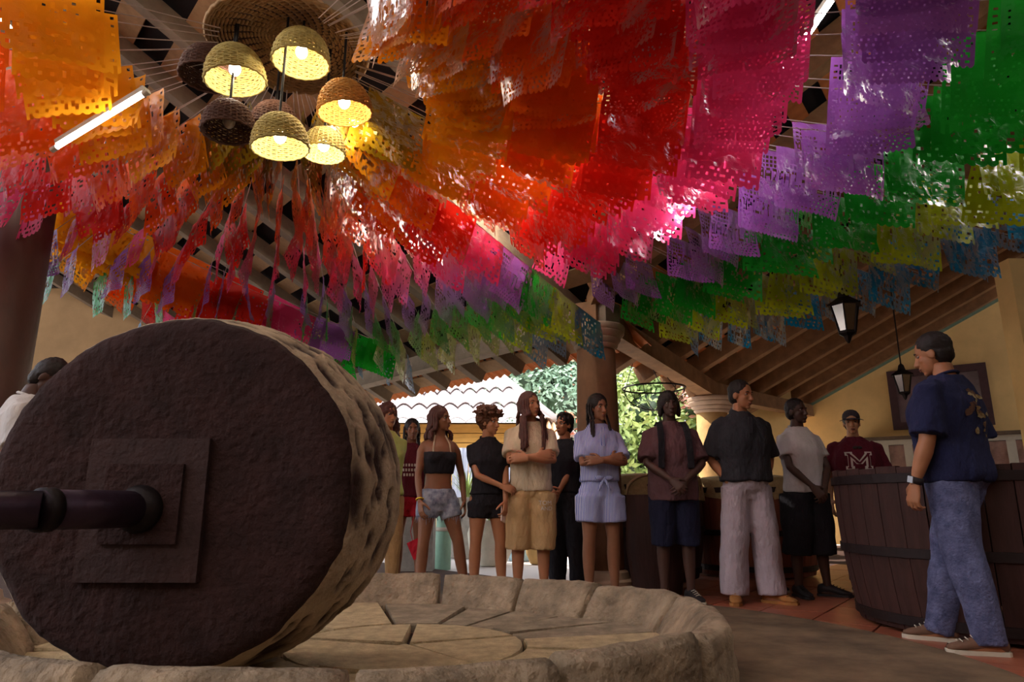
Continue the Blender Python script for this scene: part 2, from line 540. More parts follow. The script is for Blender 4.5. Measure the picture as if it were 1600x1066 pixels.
# ------------------------------------------------------------------ the millstone
mc = np.array([-1.355, 2.74, .862])
an = R(0.5)
ax_n = np.array([-math.sin(an), -math.cos(an), 0.0])        # out of the face, towards the camera
ax_x = np.array([math.cos(an), -math.sin(an), 0.0]); ax_z = np.array([0, 0, 1.0])
mill = thing('millstone', (mc[0], mc[1] + .4, .1), 'huge upright round millstone with pitted side and dark square-plated face', 'millstone')
prof = [(.0, .0), (.2, .0), (.4, -.003), (.55, .0), (.64, -.004), (.678, -.022), (.696, -.05), (.712, -.1), (.735, -.2), (.757, -.32), (.772, -.45), (.776, -.58), (.768, -.7), (.74, -.79), (.68, -.83), (.4, -.84), (0, -.84)]
pr = []
for i in range(len(prof) - 1):
    m_ = 5 if 5 <= i <= 13 else 2
    for q in range(m_):
        t = q / m_; pr.append((prof[i][0] * (1 - t) + prof[i + 1][0] * t, prof[i][1] * (1 - t) + prof[i + 1][1] * t))
pr.append(prof[-1])
NA = 260
rp = random.Random(5)
pits = []
for k in range(330):
    pits.append((rp.uniform(-PI, PI), -rp.uniform(.08, .78), rp.uniform(.006, .017) * rp.choice([.7, .8, .9, 1.1, 1.2, 1.6, 2.4]), rp.uniform(1.1, 2.6), rp.uniform(.35, 1)))
pa = np.array([(p[0], p[1], p[2], p[3], p[4]) for p in pits])
MV = []; MD = []
for (r, h) in pr:
    for j in range(NA):
        a = 2 * PI * j / NA
        side = 1.0 if (r > .66 and -.81 < h < -.03) else 0.0
        rr_, hh = r, h
        pit_k = 0.0
        if side:
            da = (pa[:, 0] - a + PI) % (2 * PI) - PI
            dd = np.sqrt((da * r / (pa[:, 2] * 1.9 * pa[:, 3])) ** 2 + ((h - pa[:, 1]) / (pa[:, 2] * 1.5)) ** 2)
            f = np.clip(1.35 - dd, 0, 1) * pa[:, 4]
            pit_k = float(f.max()); rr_ -= .032 * pit_k  # pits are sunk in and coloured darker
        p = Vector((r * math.cos(a), r * math.sin(a), h))
        nn_ = noise.noise(p * 4) * .012 + noise.noise(p * 13) * .007 + noise.noise(p * 30) * .004
        if side or r > .6: rr_ += nn_
        else: hh += nn_ * .9
        MV.append(mc + ax_x * 1.045 * rr_ * math.cos(a) + ax_z * rr_ * math.sin(a) + ax_n * hh); MD.append(min(1, pit_k * 2.6))
MF = []
for i in range(len(pr) - 1):
    for j in range(NA):
        k = (j + 1) % NA
        MF.append((i * NA + j, i * NA + k, (i + 1) * NA + k, (i + 1) * NA + j))
M_mill2 = mat('pitted_mill_stone', (160, 138, 114), .95, .3, 7.0, 1.0, bdist=.02)
ms = mk('stone_wheel', MV, MF, [M_mill2, M_face_shaded], mill, smooth=True)
ca = ms.data.color_attributes.new('pit_dirt', 'FLOAT_COLOR', 'POINT')
ca.data.foreach_set('color', np.repeat(np.array(MD), 4).astype(np.float32))
nt = M_mill2.node_tree; b = nt.nodes['Principled BSDF']
at = nt.nodes.new('ShaderNodeVertexColor'); at.layer_name = 'pit_dirt'
mx = nt.nodes.new('ShaderNodeMixRGB'); mx.inputs[2].default_value = (*lin((52, 32, 28)), 1)
src = b.inputs['Base Color'].links[0].from_socket
nt.links.new(at.outputs[0], mx.inputs[0]); nt.links.new(src, mx.inputs[1]); nt.links.new(mx.outputs[0], b.inputs['Base Color'])
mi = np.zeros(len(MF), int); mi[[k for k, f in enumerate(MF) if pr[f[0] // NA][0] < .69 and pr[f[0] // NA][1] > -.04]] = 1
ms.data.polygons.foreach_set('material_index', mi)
# hub plate and drive shaft
pc = PC(255, 795, 2.79); pc = mc + ax_x * np.dot(pc - mc, ax_x) + ax_z * np.dot(pc - mc, ax_z)
g = G(); g.box(pc + ax_n * .012, (.47, .54, .03), (ax_x, ax_z, ax_n)); g.build('hub_plate', mat('hub_plate_iron', (52, 31, 29), .8, .3, 8, .8), mill)
g = G(); g.box(pc + ax_n * .03 + ax_z * .02, (.3, .3, .03), (ax_x, ax_z, ax_n)); g.build('hub_block', M_face_shaded, mill)
h0 = pc + ax_n * .02; h1 = PC(60, 797, 2.25); h2 = PC(-260, 797, 2.02)
g = G(); g.lathe(pc, [(.09, .0), (.09, .06), (.075, .09)], 24, (ax_x, ax_z, ax_n)); g.build('hub_collar', M_iron, mill, smooth=True)
g = G(); g.tube([h0, h0 + (h1 - h0) * .5, h1], [.068, .068, .066], 20); g.build('axle', M_axle, mill, smooth=True)
g = G(); g.tube([h1 + (h0 - h1) * .02, h2], [.062, .06], 20); g.build('pull_shaft', M_axle, mill, smooth=True)
g = G(); g.tube([h1 + (h0 - h1) * .1, h1], [.073, .073], 20); g.build('shaft_sleeve', M_iron, mill, smooth=True)

# ------------------------------------------------------------------ vats
def vat(c, r_bot, r_mid, r_top, h, label, nst=36, hoops=(.1, .5, .9), cover=False, m=M_vat, lid=.82):
    t = thing('wooden_vat', (c[0], c[1], 0), label, 'vat')
    rp = lambda u: r_bot + (r_top - r_bot) * u + (r_mid - (r_bot + r_top) / 2) * 4 * u * (1 - u)
    for k in range(nst):
        a0, a1 = 2 * PI * (k + .02) / nst, 2 * PI * (k + .98) / nst
        dr = random.uniform(-.004, .004); dh = random.uniform(-.006, .006)
        rg = []
        for u in (0, .25, .5, .75, 1):
            r = rp(u) + dr; z = .03 + (h + (dh if u == 1 else 0)) * u
            rg.append(np.array([[c[0] + q * math.cos(a), c[1] + q * math.sin(a), z] for q, a in ((r, a0), (r * 1.002, (a0 + a1) / 2), (r, a1), (r - .045, a1), (r - .045, a0))]))
        g = G(); g.rings(rg); g.build('stave', m, t)
    for u in hoops:
        g = G(); z = .03 + h * u
        g.lathe((c[0], c[1], z), [(rp(u) + .002, -.03), (rp(u) + .013, -.028), (rp(u) + .013, .028), (rp(u) + .002, .03)], 64, caps=False); g.build('hoop', M_hoop, t)
    g = G(); g.lathe((c[0], c[1], .03 + h * lid), [(.01, 0), (rp(lid) - .03, 0)], 48, caps=False); g.build('mash', mat('mash', (62, 40, 30), .9), t)
    if cover:
        V = []; F = []; n = 72; rows = 12
        for i in range(rows):
            for j in range(n):
                a = 2 * PI * j / n
                if i < 5: r = (rp(1) + .012) * (i + .2) / 4.2; z = h + .06 + .05 * math.cos(i / 4.2 * PI / 2) + .012 * noise.noise(Vector((r * math.cos(a) * 5, r * math.sin(a) * 5, c[0])))
                else:
                    w = (i - 4) / 7
                    z = h + .055 - w * (.22 + .1 * noise.noise(Vector((math.cos(a) * 1.6, math.sin(a) * 1.6, c[0] * 3))))
                    r = rp(1) + .02 + .02 * w * (1 + math.sin(a * 17 + 2 * noise.noise(Vector((math.cos(a) * 3, math.sin(a) * 3, 0)))))
                V.append([c[0] + r * math.cos(a), c[1] + r * math.sin(a), z])
        for i in range(rows - 1):
            for j in range(n): F.append((i * n + j, i * n + (j + 1) % n, (i + 1) * n + (j + 1) % n, (i + 1) * n + j))
        lb = mk('burlap_cover', V, F, M_burlap, None, smooth=True, label='woven burlap cover over the ' + cover, cat='cover', group=None)
    return t
vat((3.33, 4.88), .90, .97, .985, 1.0, 'large dark wooden vat in front of the guide at the right edge', 40, (.06, .47, .93))
vat((1.42, 7.9), .62, .7, .68, 1.02, 'dark wooden vat behind the man with backpack straps', 30, (.08, .5, .92), 'vat right behind the man with backpack straps')
vat((2.8, 8.3), .66, .74, .7, 1.02, 'reddish wooden vat seen between the dark polo man and the white tee man', 30, (.08, .45, .9), 'vat behind the dark polo man', mat('red_vat_oak', (124, 66, 48), .75, .35, 4.0, .5, stretch=(3, 3, .35)))
g = G()
bx, by = 1.02, 7.05
def bucket():
    t = thing('black_barrel', (1.33, 6.6, 0), 'small black barrel with a bent rim beside the stone column', 'barrel')
    g = G(); g.lathe((1.33, 6.6, 0), [(.22, 0), (.27, .4), (.25, .88), (.235, .88), (.235, .8)], 28, caps=False); g.build('barrel_body', M_vat, t, smooth=True)
    g = G(); g.tube([(1.33 + .25 * math.cos(a), 6.6 + .05 * math.sin(a), .88 + .19 * math.sin(a)) for a in np.linspace(0, PI, 14)], .014, 8); g.build('bail_handle', mat('worn_rim', (140, 112, 84), .7), t, smooth=True)
bucket()

# ------------------------------------------------------------------ right wall furniture
def wall_frame(name, p0, p1, z0, z1, label, cat, fw=.12, inner=None):
    """framed panel on the right wall from distance s=p0 to s=p1"""
    c = (wall_pt(p0, z0, .04) + wall_pt(p1, z1, .04)) / 2
    t = thing(name, wall_pt((p0 + p1) / 2, z0, .03), label, cat)
    for (a, b, za, zb) in ((p0, p1, z1 - fw, z1), (p0, p1, z0, z0 + fw), (p0, p0 + fw, z0 + fw, z1 - fw), (p1 - fw, p1, z0 + fw, z1 - fw)):
        m_ = (wall_pt(a, za, .045) + wall_pt(b, zb, .045)) / 2
        g = G(); g.box(m_, (abs(b - a), .07, zb - za), (wd_(), -dn3(), (0, 0, 1))); g.build('frame_bar', M_frame, t)
    m_ = (wall_pt(p0 + fw, z0 + fw, .02) + wall_pt(p1 - fw, z1 - fw, .02)) / 2
    g = G(); g.box(m_, (p1 - p0 - 2 * fw, .03, z1 - z0 - 2 * fw), (wd_(), -dn3(), (0, 0, 1))); g.build('panel', inner, t)
    return t
def wd_(): return np.array([wd[0], wd[1], 0])
def dn3(): return np.array([dB[0], dB[1], 0])
def wall_s(x):
    """distance along the right wall seen at picture column x"""
    k = (x - 800) / FOC / math.cos(PITCH) * math.cos(PITCH)
    k = (x - 800) / 1097.0
    # W0 + s wd : X = k Y
    return float((k * W0[1] - W0[0]) / (wd[0] - k * wd[1]))
def wall_z(x, y):
    s = wall_s(x); p = W0 + wd * s
    return float(PY(x, y, p[1])[2])
M_pane = mat('dusky_glass', (110, 88, 92), .25, .3, 3.0, 0, spec=.6)
wall_frame('picture_frame', wall_s(1412), wall_s(1576), wall_z(1500, 668), wall_z(1500, 574), 'wide dark wood framed window panel on the yellow wall behind the guide', 'frame', .14, M_pane)
# white glazed cabinet under it
def cabinet():
    s0, s1 = wall_s(1362), wall_s(1640); zt = wall_z(1430, 684)
    t = thing('wall_cabinet', wall_pt((s0 + s1) / 2, 0, .3), 'white painted cabinet with glass doors along the yellow wall', 'cabinet')
    ax = (wd_(), -dn3(), (0, 0, 1))
    def bxx(name, a, b, z0, z1, off, th, m):
        g = G(); g.box((wall_pt(a, z0, off) + wall_pt(b, z1, off)) / 2, (abs(b - a), th, z1 - z0), ax); g.build(name, m, t)
    bxx('carcass', s0, s1, .0, zt - .06, .2, .3, mat('cabinet_inside', (84, 62, 66), .8))
    bxx('top_board', s0 - .05, s1 + .05, zt - .06, zt, .24, .46, mat('cabinet_top', (110, 92, 76), .7))
    n = 7; w = (s1 - s0) / n
    for k in range(n + 1):
        bxx('door_stile', s0 + k * w - .07, s0 + k * w + .07, .1, zt - .07, .37, .04, M_white)
    bxx('top_rail', s0, s1, zt - .16, zt - .065, .385, .03, M_white)
    for k in range(n):
        bxx('door_pane', s0 + k * w + .07, s0 + (k + 1) * w - .07, .6, zt - .17, .365, .01, mat('warm_pane', (150, 112, 104), .2, .5, 4.0, 0, spec=.6))
        bxx('door_panel', s0 + k * w + .07, s0 + (k + 1) * w - .07, .1, .6, .365, .02, M_white)
cabinet()
# plaster pier at the right edge
pz = thing('trim_5', (6.1, 8.4, 0), kind='structure')
pa_, pb_ = PY(1573, 405, 8.3), PY(1600, 545, 8.3)
g = G(); g.box((pa_[0] + .16, 8.42, pa_[2] / 2), (.32, .3, pa_[2])); g.build('pier', M_yellow, pz)
g = G(); g.box((pa_[0] + .75, 8.45, pa_[2] / 2), (.9, .3, pa_[2] + .1)); g.build('wall_return', M_yellow, pz)

M_dim = mat('dim_plaster', (150, 120, 84), .9, .15, 2.0, .2)
g = G(); g.box((-2, -6.1, 3.9), (34, .2, 8.2)); g.build('wall_rear', M_dim, kind='structure')  # unseen wall added to keep daylight from behind off the scene
g = G(); g.box((10.4, 1.6, 3.9), (.2, 15.6, 8.2)); g.build('wall_near_right', M_dim, kind='structure')  # unseen wall added so daylight enters mainly from the courtyard
# ------------------------------------------------------------------ lanterns
def lantern(p, s, drop, label):
    p = np.array(p, float)
    t = thing('hanging_lantern', (p[0], p[1], p[2] - .3 * s), label, 'lantern')
    g = G(); g.tube([p + (0, 0, drop), p + (0, 0, .3 * s)], .008 * s + .003, 6); g.build('chain', M_iron, t)
    g = G(); g.lathe(p, [(.01, .32 * s), (.05 * s, .28 * s), (.07 * s, .2 * s), (.17 * s, .13 * s), (.19 * s, .1 * s), (.17 * s, .1 * s)], 6); g.build('cap', M_iron, t)
    gp = glassmat('amber_glass', (190, 160, 120), .15, .7)
    gf = G()
    for k in range(6):
        a, b = 2 * PI * k / 6, 2 * PI * (k + 1) / 6
        q = lambda r, ang, z: p + np.array([r * math.cos(ang), r * math.sin(ang), z])
        G().rings([np.array([q(.15 * s, a, .1 * s), q(.15 * s, b, .1 * s), q(.145 * s, b, .1 * s), q(.145 * s, a, .1 * s)]), np.array([q(.085 * s, a, -.2 * s), q(.085 * s, b, -.2 * s), q(.08 * s, b, -.2 * s), q(.08 * s, a, -.2 * s)])]).build('glass_pane', gp, t)
        gf.beam(q(.155 * s, a, .1 * s), q(.09 * s, a, -.21 * s), .016 * s, .016 * s)
        gf.ell(q(.185 * s, a, .11 * s), (.014 * s,) * 3, 6, 4)
    gf.build('frame', M_iron, t)
    g = G(); g.lathe(p, [(.095 * s, -.19 * s), (.1 * s, -.22 * s), (.05 * s, -.25 * s), (.03 * s, -.3 * s), (.008, -.33 * s)], 6); g.build('finial', M_iron, t)
roof_z0 = lambda p: max(zA(p), zB(p))
pl = PC(1321, 492, 6.0); lantern(pl, .78, roof_z0(pl) - pl[2] + .1, 'larger black iron lantern hanging under the brown rafters')
pl = PC(1411, 596, 9.6); lantern(pl, .8, roof_z0(pl) - pl[2] + .1, 'small iron lantern hanging by the yellow wall beside the guide')

# ------------------------------------------------------------------ light tubes under the roof
M_tube = glow('tube_glow', (240, 240, 250), 34.0)
M_tube_added = glow('tube_glow_bright', (250, 240, 225), 75.0)  # glow of the added tubes that brighten the flags
M_tube3 = glow('tube_glow_soft', (240, 240, 250), 16.0)
def tubes(a, b, n, label, M_tube=M_tube):
    a = np.array(a); b = np.array(b)
    for k in range(n):
        p = a + (b - a) * (k + .02) / n; q = a + (b - a) * (k + .96) / n
        t = thing('light_tube', (p + q) / 2, label[k], 'tube light')
        g = G(); g.tube([p, q], .013, 10); g.build('tube', M_tube, t, smooth=True)
        g = G(); g.beam(p + (0, 0, .035), q + (0, 0, .035), .03, .03); g.build('fixture', M_white, t)
        for e, f in ((p, nrm(p - q)), (q, nrm(q - p))):
            g = G(); g.tube([e - f * .01, e + f * .03], .017, 10); g.build('end_cap', M_white, t)
tubes(PC(1306, -8, 3.66), PC(1043, 372, 5.55), 3, ['glowing white tube light behind the nearest pink and purple flags', 'glowing white tube light hidden behind stacked pink flags', 'far glowing white tube light ending above the small purple flags'])
tubes((-2.6, -1.4, 4.1), (1.2, -1.7, 4.1), 3, ['tube light above the flags over the camera, left one', 'tube light above the flags over the camera, middle one', 'tube light above the flags over the camera, right one'], M_tube_added)  # unseen row added to light the near flags
tubes((3.6, 1.0, 3.95), (4.2, 3.8, 3.85), 2, ['tube light above the green flags at the right', 'tube light above the lime flags at the right'], M_tube_added)  # added pair, makes the right-hand flags glow from above
tubes((-3.5, 2.4, 4.1), (-3.6, 4.4, 4.1), 2, ['tube light above the red flags left of the lamps', 'tube light above the red flags beside the dark column'], M_tube_added)  # added pair to brighten the flags at left
tubes((-.75, 5.5, 3.62), (.1, 6.25, 3.45), 1, ['tube light above the purple flags by the stone column'], glow('tube_glow_strong', (250, 240, 225), 130.0))  # extra strong tube added for the dull far flags
tubes((.1, 4.1, 3.75), (.45, 5.5, 3.5), 1, ['tube light above the red flags towards the stone column'], M_tube_added)  # another added tube, lights the flags towards the corner
tubes(PC(84, 233, 4.1), PC(232, 143, 4.0), 1, ['slanting white tube light among orange flags at upper left'], M_tube3)
# ------------------------------------------------------------------ beyond the eaves: hut, trees, pots
def vstrip(nseg): pass
def tiled_slope(o, a, b, c, d, ncol, nrow, m):
    """barrel tiles on the quad a-b (eave) to d-c (ridge): every tile row overlaps the one below"""
    a, b, c, d = [np.array(v, float) for v in (a, b, c, d)]
    up = nrm(np.cross(b - a, d - a)); up = up if up[2] > 0 else -up
    for j in range(nrow):
        t0, t1 = j / nrow, (j + 1.25) / nrow
        g = G(); nseg = ncol * 6
        rg = []
        for t, lift, th in ((t0, .07, 1), (t1, .0, 1)):
            p0 = a + (d - a) * t; p1 = b + (c - b) * t
            x = np.linspace(0, 1, nseg + 1)
            prof = np.abs(np.sin(x * ncol * PI)) * .11 + lift
            top = p0 + (p1 - p0) * x[:, None] + up * prof[:, None]
            bot = top - up * .022
            rg.append(np.concatenate([top, bot[::-1]]))
        g.rings(rg); g.build('tile_course', m, o, smooth=False)
HY = 14.0
hut = thing('garden_hut', (*PY(735, 760, HY)[:2], 0), 'small hut with whitewashed tile roof and ochre plank wall across the courtyard', 'hut')
e0, e1 = PY(560, 664, HY), PY(868, 664, HY); r0, r1 = PY(600, 586, HY + 2.2), PY(752, 572, HY + 2.2)
eb = PY(1010, 664, HY + 5)
tiled_slope(hut, e0, e1, r1, r0, 11, 4, M_hutroof)
e2 = e1 + np.array([.9, 4.6, 0])
tiled_slope(hut, e1, e2, r1 + np.array([0.02, .05, 0]), r1, 12, 4, M_hutroof)
g = G(); g.tube([e1 + (0, 0, .1), r1 + (0, 0, .12)], .1, 8); g.tube([r0 + (0, 0, .08), r1 + (0, 0, .08)], .1, 8); g.build('ridge_tiles', M_hutroof, hut, smooth=True)
wx0, wx1 = PY(575, 700, HY + .5)[0], PY(858, 700, HY + .5)[0]
zt = e0[2] + .12
for k in range(9):
    z = zt - .14 - k * .2
    g = G(); g.box(((wx0 + wx1) / 2, HY + .55 + random.uniform(-.012, .012), z), (wx1 - wx0, .05, .185)); g.build('wall_plank', M_plank, hut)
g = G(); g.box(((wx0 + wx1) / 2, HY + 2, zt / 2), (wx1 - wx0 - .1, 2.7, zt)); g.build('hut_core', mat('hut_inside', (120, 96, 70), .9), hut)
for x_ in (690, 600, 850):
    p = PY(x_, 700, HY + .42); g = G(); g.box((p[0], HY + .45, zt / 2), (.16, .14, zt)); g.build('corner_post', mat('ochre_post', (196, 160, 96), .85), hut)
# second low roof to the right of it
low = thing('lean_to_roof', (*PY(870, 720, 13.0)[:2], 0), 'low clay tiled lean-to roof between the hut and the stone column', 'roof')
la, lb_ = PY(838, 700, 13.2), PY(902, 706, 13.2); lc, ld = PY(880, 668, 14.2), PY(838, 658, 14.2)
tiled_slope(low, la, lb_, lc, ld, 6, 2, mat('sunny_clay', (214, 176, 140), .85, .15))
g = G(); g.box(((la[0] + lb_[0]) / 2, 13.6, la[2] / 2), (lb_[0] - la[0], .6, la[2])); g.build('wall_block', mat('sunny_ochre', (196, 140, 84), .9), low)
# corrugated sheets under the plank wall
cs = thing('corrugated_fence', (*PY(745, 800, 12.6)[:2], 0), 'pale blue corrugated metal sheet behind the curly haired woman', 'fence')
for k in range(4):
    x0, x1 = PY(706 + k * 26, 760, 12.6)[0], PY(706 + (k + 1) * 26, 760, 12.6)[0]
    x = np.linspace(x0, x1 - .01, 19); z0, z1 = .02, PY(720, 700, 12.6)[2]
    pr_ = [np.array([[a, 12.6 + .025 * math.sin(i * 2 * PI / 6), z] for i, a in enumerate(x)] + [[a, 12.62 + .025 * math.sin(i * 2 * PI / 6), z] for i, a in reversed(list(enumerate(x)))]) for z in (z0, z1)]
    g = G(); g.rings(pr_); g.build('metal_sheet', mat('corrugated', (184, 190, 206), .5, .1, metal=.3), cs, smooth=False)
# trees
def leaf_cloud(name, blobs, n, size, m, parent, seed):
    rs = np.random.RandomState(seed); V = []; F = []
    for k in range(n):
        b = blobs[rs.randint(len(blobs))]
        d = nrm(rs.normal(size=3)); rr_ = rs.uniform(.75, 1.05)
        p = np.array(b[0]) + d * np.array(b[1]) * rr_
        nn_ = nrm(d + rs.normal(size=3) * .5); u = nrm(np.cross(nn_, rs.normal(size=3))); v = np.cross(nn_, u)
        s_ = size * rs.uniform(.6, 1.3); o = len(V)
        V += [p - u * s_, p + v * s_ * .45 - u * s_ * .2 + nn_ * .06 * s_, p + u * s_, p - v * s_ * .45 - u * s_ * .2 + nn_ * .06 * s_]
        F.append((o, o + 1, o + 2, o + 3))
    V = np.array(V)
    o = mk(name, V, F, m, parent); o['kind'] = 'stuff'; return o
def leafmat(name, c1, c2):
    m = mat(name, c1, .5, .3, 1.6, 0, rgb2=c2, spec=.5, detail=2)
    return m
LM1 = leafmat('blue_green_leaf', (96, 140, 104), (176, 204, 176))
LM2 = leafmat('yellow_green_leaf', (96, 140, 66), (190, 206, 120))
LM3 = leafmat('warm_blossom', (190, 120, 90), (226, 190, 150))
def tree(base, blobs, label, n, size, lm, seed, warm=0, kindname='leafy_tree'):
    t = thing(kindname, base, label, 'tree')
    b = np.array(base, float); c = np.array(blobs[0][0])
    g = G(); g.tube([b, b + (c - b) * .5 + (.1, 0, 0), c], [.16, .12, .06], 9)
    for q in blobs[1:]: g.tube([b + (c - b) * .6, np.array(q[0])], [.07, .02], 6)
    g.build('trunk', M_trunk, t, smooth=True)
    leaf_cloud('foliage', blobs, n, size, lm, t, seed)
    for q in blobs:
        pass
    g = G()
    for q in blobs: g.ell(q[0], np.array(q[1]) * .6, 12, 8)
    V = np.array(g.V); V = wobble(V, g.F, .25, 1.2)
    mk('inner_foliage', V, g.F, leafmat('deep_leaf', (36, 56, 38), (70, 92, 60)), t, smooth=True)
    if warm: leaf_cloud('blossom', blobs, warm, size * .7, LM3, t, seed + 5)
def B(x, y, Y, rx, ry, rz): return (PY(x, y, Y), (rx, ry, rz))
p = PY(830, 760, 19)
tree((p[0], 19, 0), [B(840, 600, 19, 1.7, 1.3, 1.3), B(780, 585, 19.5, 1.2, 1.2, .9), B(885, 640, 18.5, 1.1, 1.1, 1.5), B(860, 575, 19, 1.5, 1.2, .9), B(900, 590, 19.4, 1.2, 1, 1.3)], 'broad blue green tree behind the hut, left of the stone column', 12000, .085, LM1, 1, 500)
p = PY(1040, 760, 12.5)
tree((p[0] + .1, 12.5, 0), [B(1020, 660, 12.5, .95, .8, .95), B(1062, 690, 12.2, .8, .8, .75), B(1000, 610, 12.8, .8, .7, .6), B(985, 700, 12.6, .7, .6, .7)], 'pale round leaved tree between the two stone columns', 6000, .075, LM2, 2, 160)
p = PY(1105, 640, 11.6)
tree((p[0] - .2, 12.2, 0), [B(1090, 642, 11.9, .5, .4, .35), B(1080, 625, 12.2, .35, .3, .25)], 'reddish leafed shrub tips beside the yellow column', 420, .06, leafmat('red_leaf', (150, 84, 66), (206, 150, 120)), 3)
p = PY(880, 672, 16)
tree((p[0], 16, 0), [B(886, 664, 16, .5, .4, .3), B(872, 676, 16, .3, .3, .2)], 'red flowering bush top beside the lean-to roof', 260, .06, leafmat('red_flower', (214, 96, 60), (240, 150, 110)), 4, kindname='flowering_bush')
g = G(); g.box((-9.2, 12.6, 2.4), (5.4, .3, 4.8)); g.build('wall_left', M_dim, kind='structure')
# far boundary wall of the courtyard
g = G(); g.box((2, 24, 1.6), (40, .3, 3.2)); g.build('wall_back', mat('far_wall', (214, 198, 170), .9, .08), kind='structure')
p = PY(1118, 680, 13.5)
g = G(); g.box((p[0] + .75, 13.7, 1.55), (1.7, .2, 3.1)); g.build('wall_far_right', M_yellow, kind='structure')
# pots with plants
def pot(x, ybase, Y, r, h, label, m, plant_h=.7, seed=1):
    p = PY(x, ybase, Y); c = np.array([p[0], Y, -.05])
    t = thing('plant_pot', c, label, 'pot')
    g = G(); g.lathe(c, [(r * .62, 0), (r * .92, h * .35), (r, h * .7), (r * .86, h * .95), (r * .95, h), (r * .8, h), (r * .75, h * .9)], 24, caps=False); g.build('pot_body', m, t, smooth=True)
    g = G(); g.lathe(c + (0, 0, h * .9), [(.01, 0), (r * .78, 0)], 20, caps=False); g.build('soil', M_vat, t)
    rs = np.random.RandomState(seed); V = []; F = []
    for k in range(46):
        a = rs.uniform(0, 2 * PI); l = plant_h * rs.uniform(.6, 1.1); sp = rs.uniform(.1, .55) * plant_h
        side = np.array([-math.sin(a), math.cos(a), 0]) * .02
        for i in range(5):
            u = i / 4; q = c + (0, 0, h * .9) + np.array([math.cos(a) * sp * u ** 1.3, math.sin(a) * sp * u ** 1.3, l * u - .25 * l * u * u])
            V += [q - side * (1 - u * .8), q + side * (1 - u * .8)]
        o = len(V) - 10
        F += [(o + 2 * i, o + 2 * i + 1, o + 2 * i + 3, o + 2 * i + 2) for i in range(4)]
    o = mk('leaf_blades', V, F, LM2, t); o['kind'] = 'stuff'
M_pot = mat('pale_pot', (206, 200, 184), .7, .12)
pot(767, 858, 10.2, .34, .62, 'large pale pot with spiky plant between the standing women', M_pot, .9, 1)
pot(812, 850, 11.0, .26, .5, 'smaller pale pot seen between the legs of the beige shorts', mat('blue_pot', (150, 176, 186), .6, .12), .6, 2)
pot(842, 862, 10.4, .2, .4, 'ochre pot right of the beige shorts', mat('ochre_pot', (206, 170, 110), .7, .12), .5, 3)
pot(730, 760, 11.6, .4, .95, 'grassy plant in a grey pot by the corrugated sheet', mat('grey_pot', (150, 144, 136), .8), .7, 4)
p = PY(692, 862, 9.6)
t = thing('green_post', (p[0], 9.6, -.06), 'short pale green post behind the denim shorts woman', 'post')
g = G(); g.lathe((p[0], 9.6, -.06), [(.11, 0), (.11, .5), (.1, .52), (.1, .98), (.07, 1.02)], 20); g.build('post_body', mat('pale_green', (150, 190, 168), .5, .1), t, smooth=True)
g = G(); g.lathe((p[0], 9.6, .44), [(.118, 0), (.118, .05)], 20); g.build('band', M_white, t, smooth=True)
p = PY(652, 862, 9.0)
t = thing('grey_pillar', (p[0], 9.0, -.06), 'square grey pillar behind the woman in the maroon tee', 'pillar')
g = G(); g.box((p[0], 9.0, .6), (.42, .3, 1.3)); g.build('pillar_block', mat('grey_render', (150, 146, 140), .9), t)
g = G(); g.box((p[0], 9.0, 1.28), (.5, .38, .07)); g.build('cap_slab', M_white, t)
# hanging wire basket
p = PY(1022, 615, 9.2); p[2] += .02
t = thing('wire_basket', p, 'round hanging wire basket right of the stone column', 'basket')
g = G(); g.tube([p + (.42 * math.cos(a), .42 * math.sin(a), .05) for a in np.linspace(0, 2 * PI, 33)[:-1]], .012, 6, closed=True); g.build('rim', M_iron, t)
for k in range(12):
    a = 2 * PI * k / 12; g = G(); g.tube([p + (.42 * math.cos(a) * math.cos(b), .42 * math.sin(a) * math.cos(b), .05 - .3 * math.sin(b)) for b in np.linspace(0, PI / 2, 7)], .005, 5); g.build('wire', M_iron, t)
for k in range(3):
    a = 2 * PI * k / 3 + .5; g = G(); g.tube([p + (.42 * math.cos(a), .42 * math.sin(a), .05), p + (-.15, .1, .75)], .006, 5); g.build('hanger', M_iron, t)

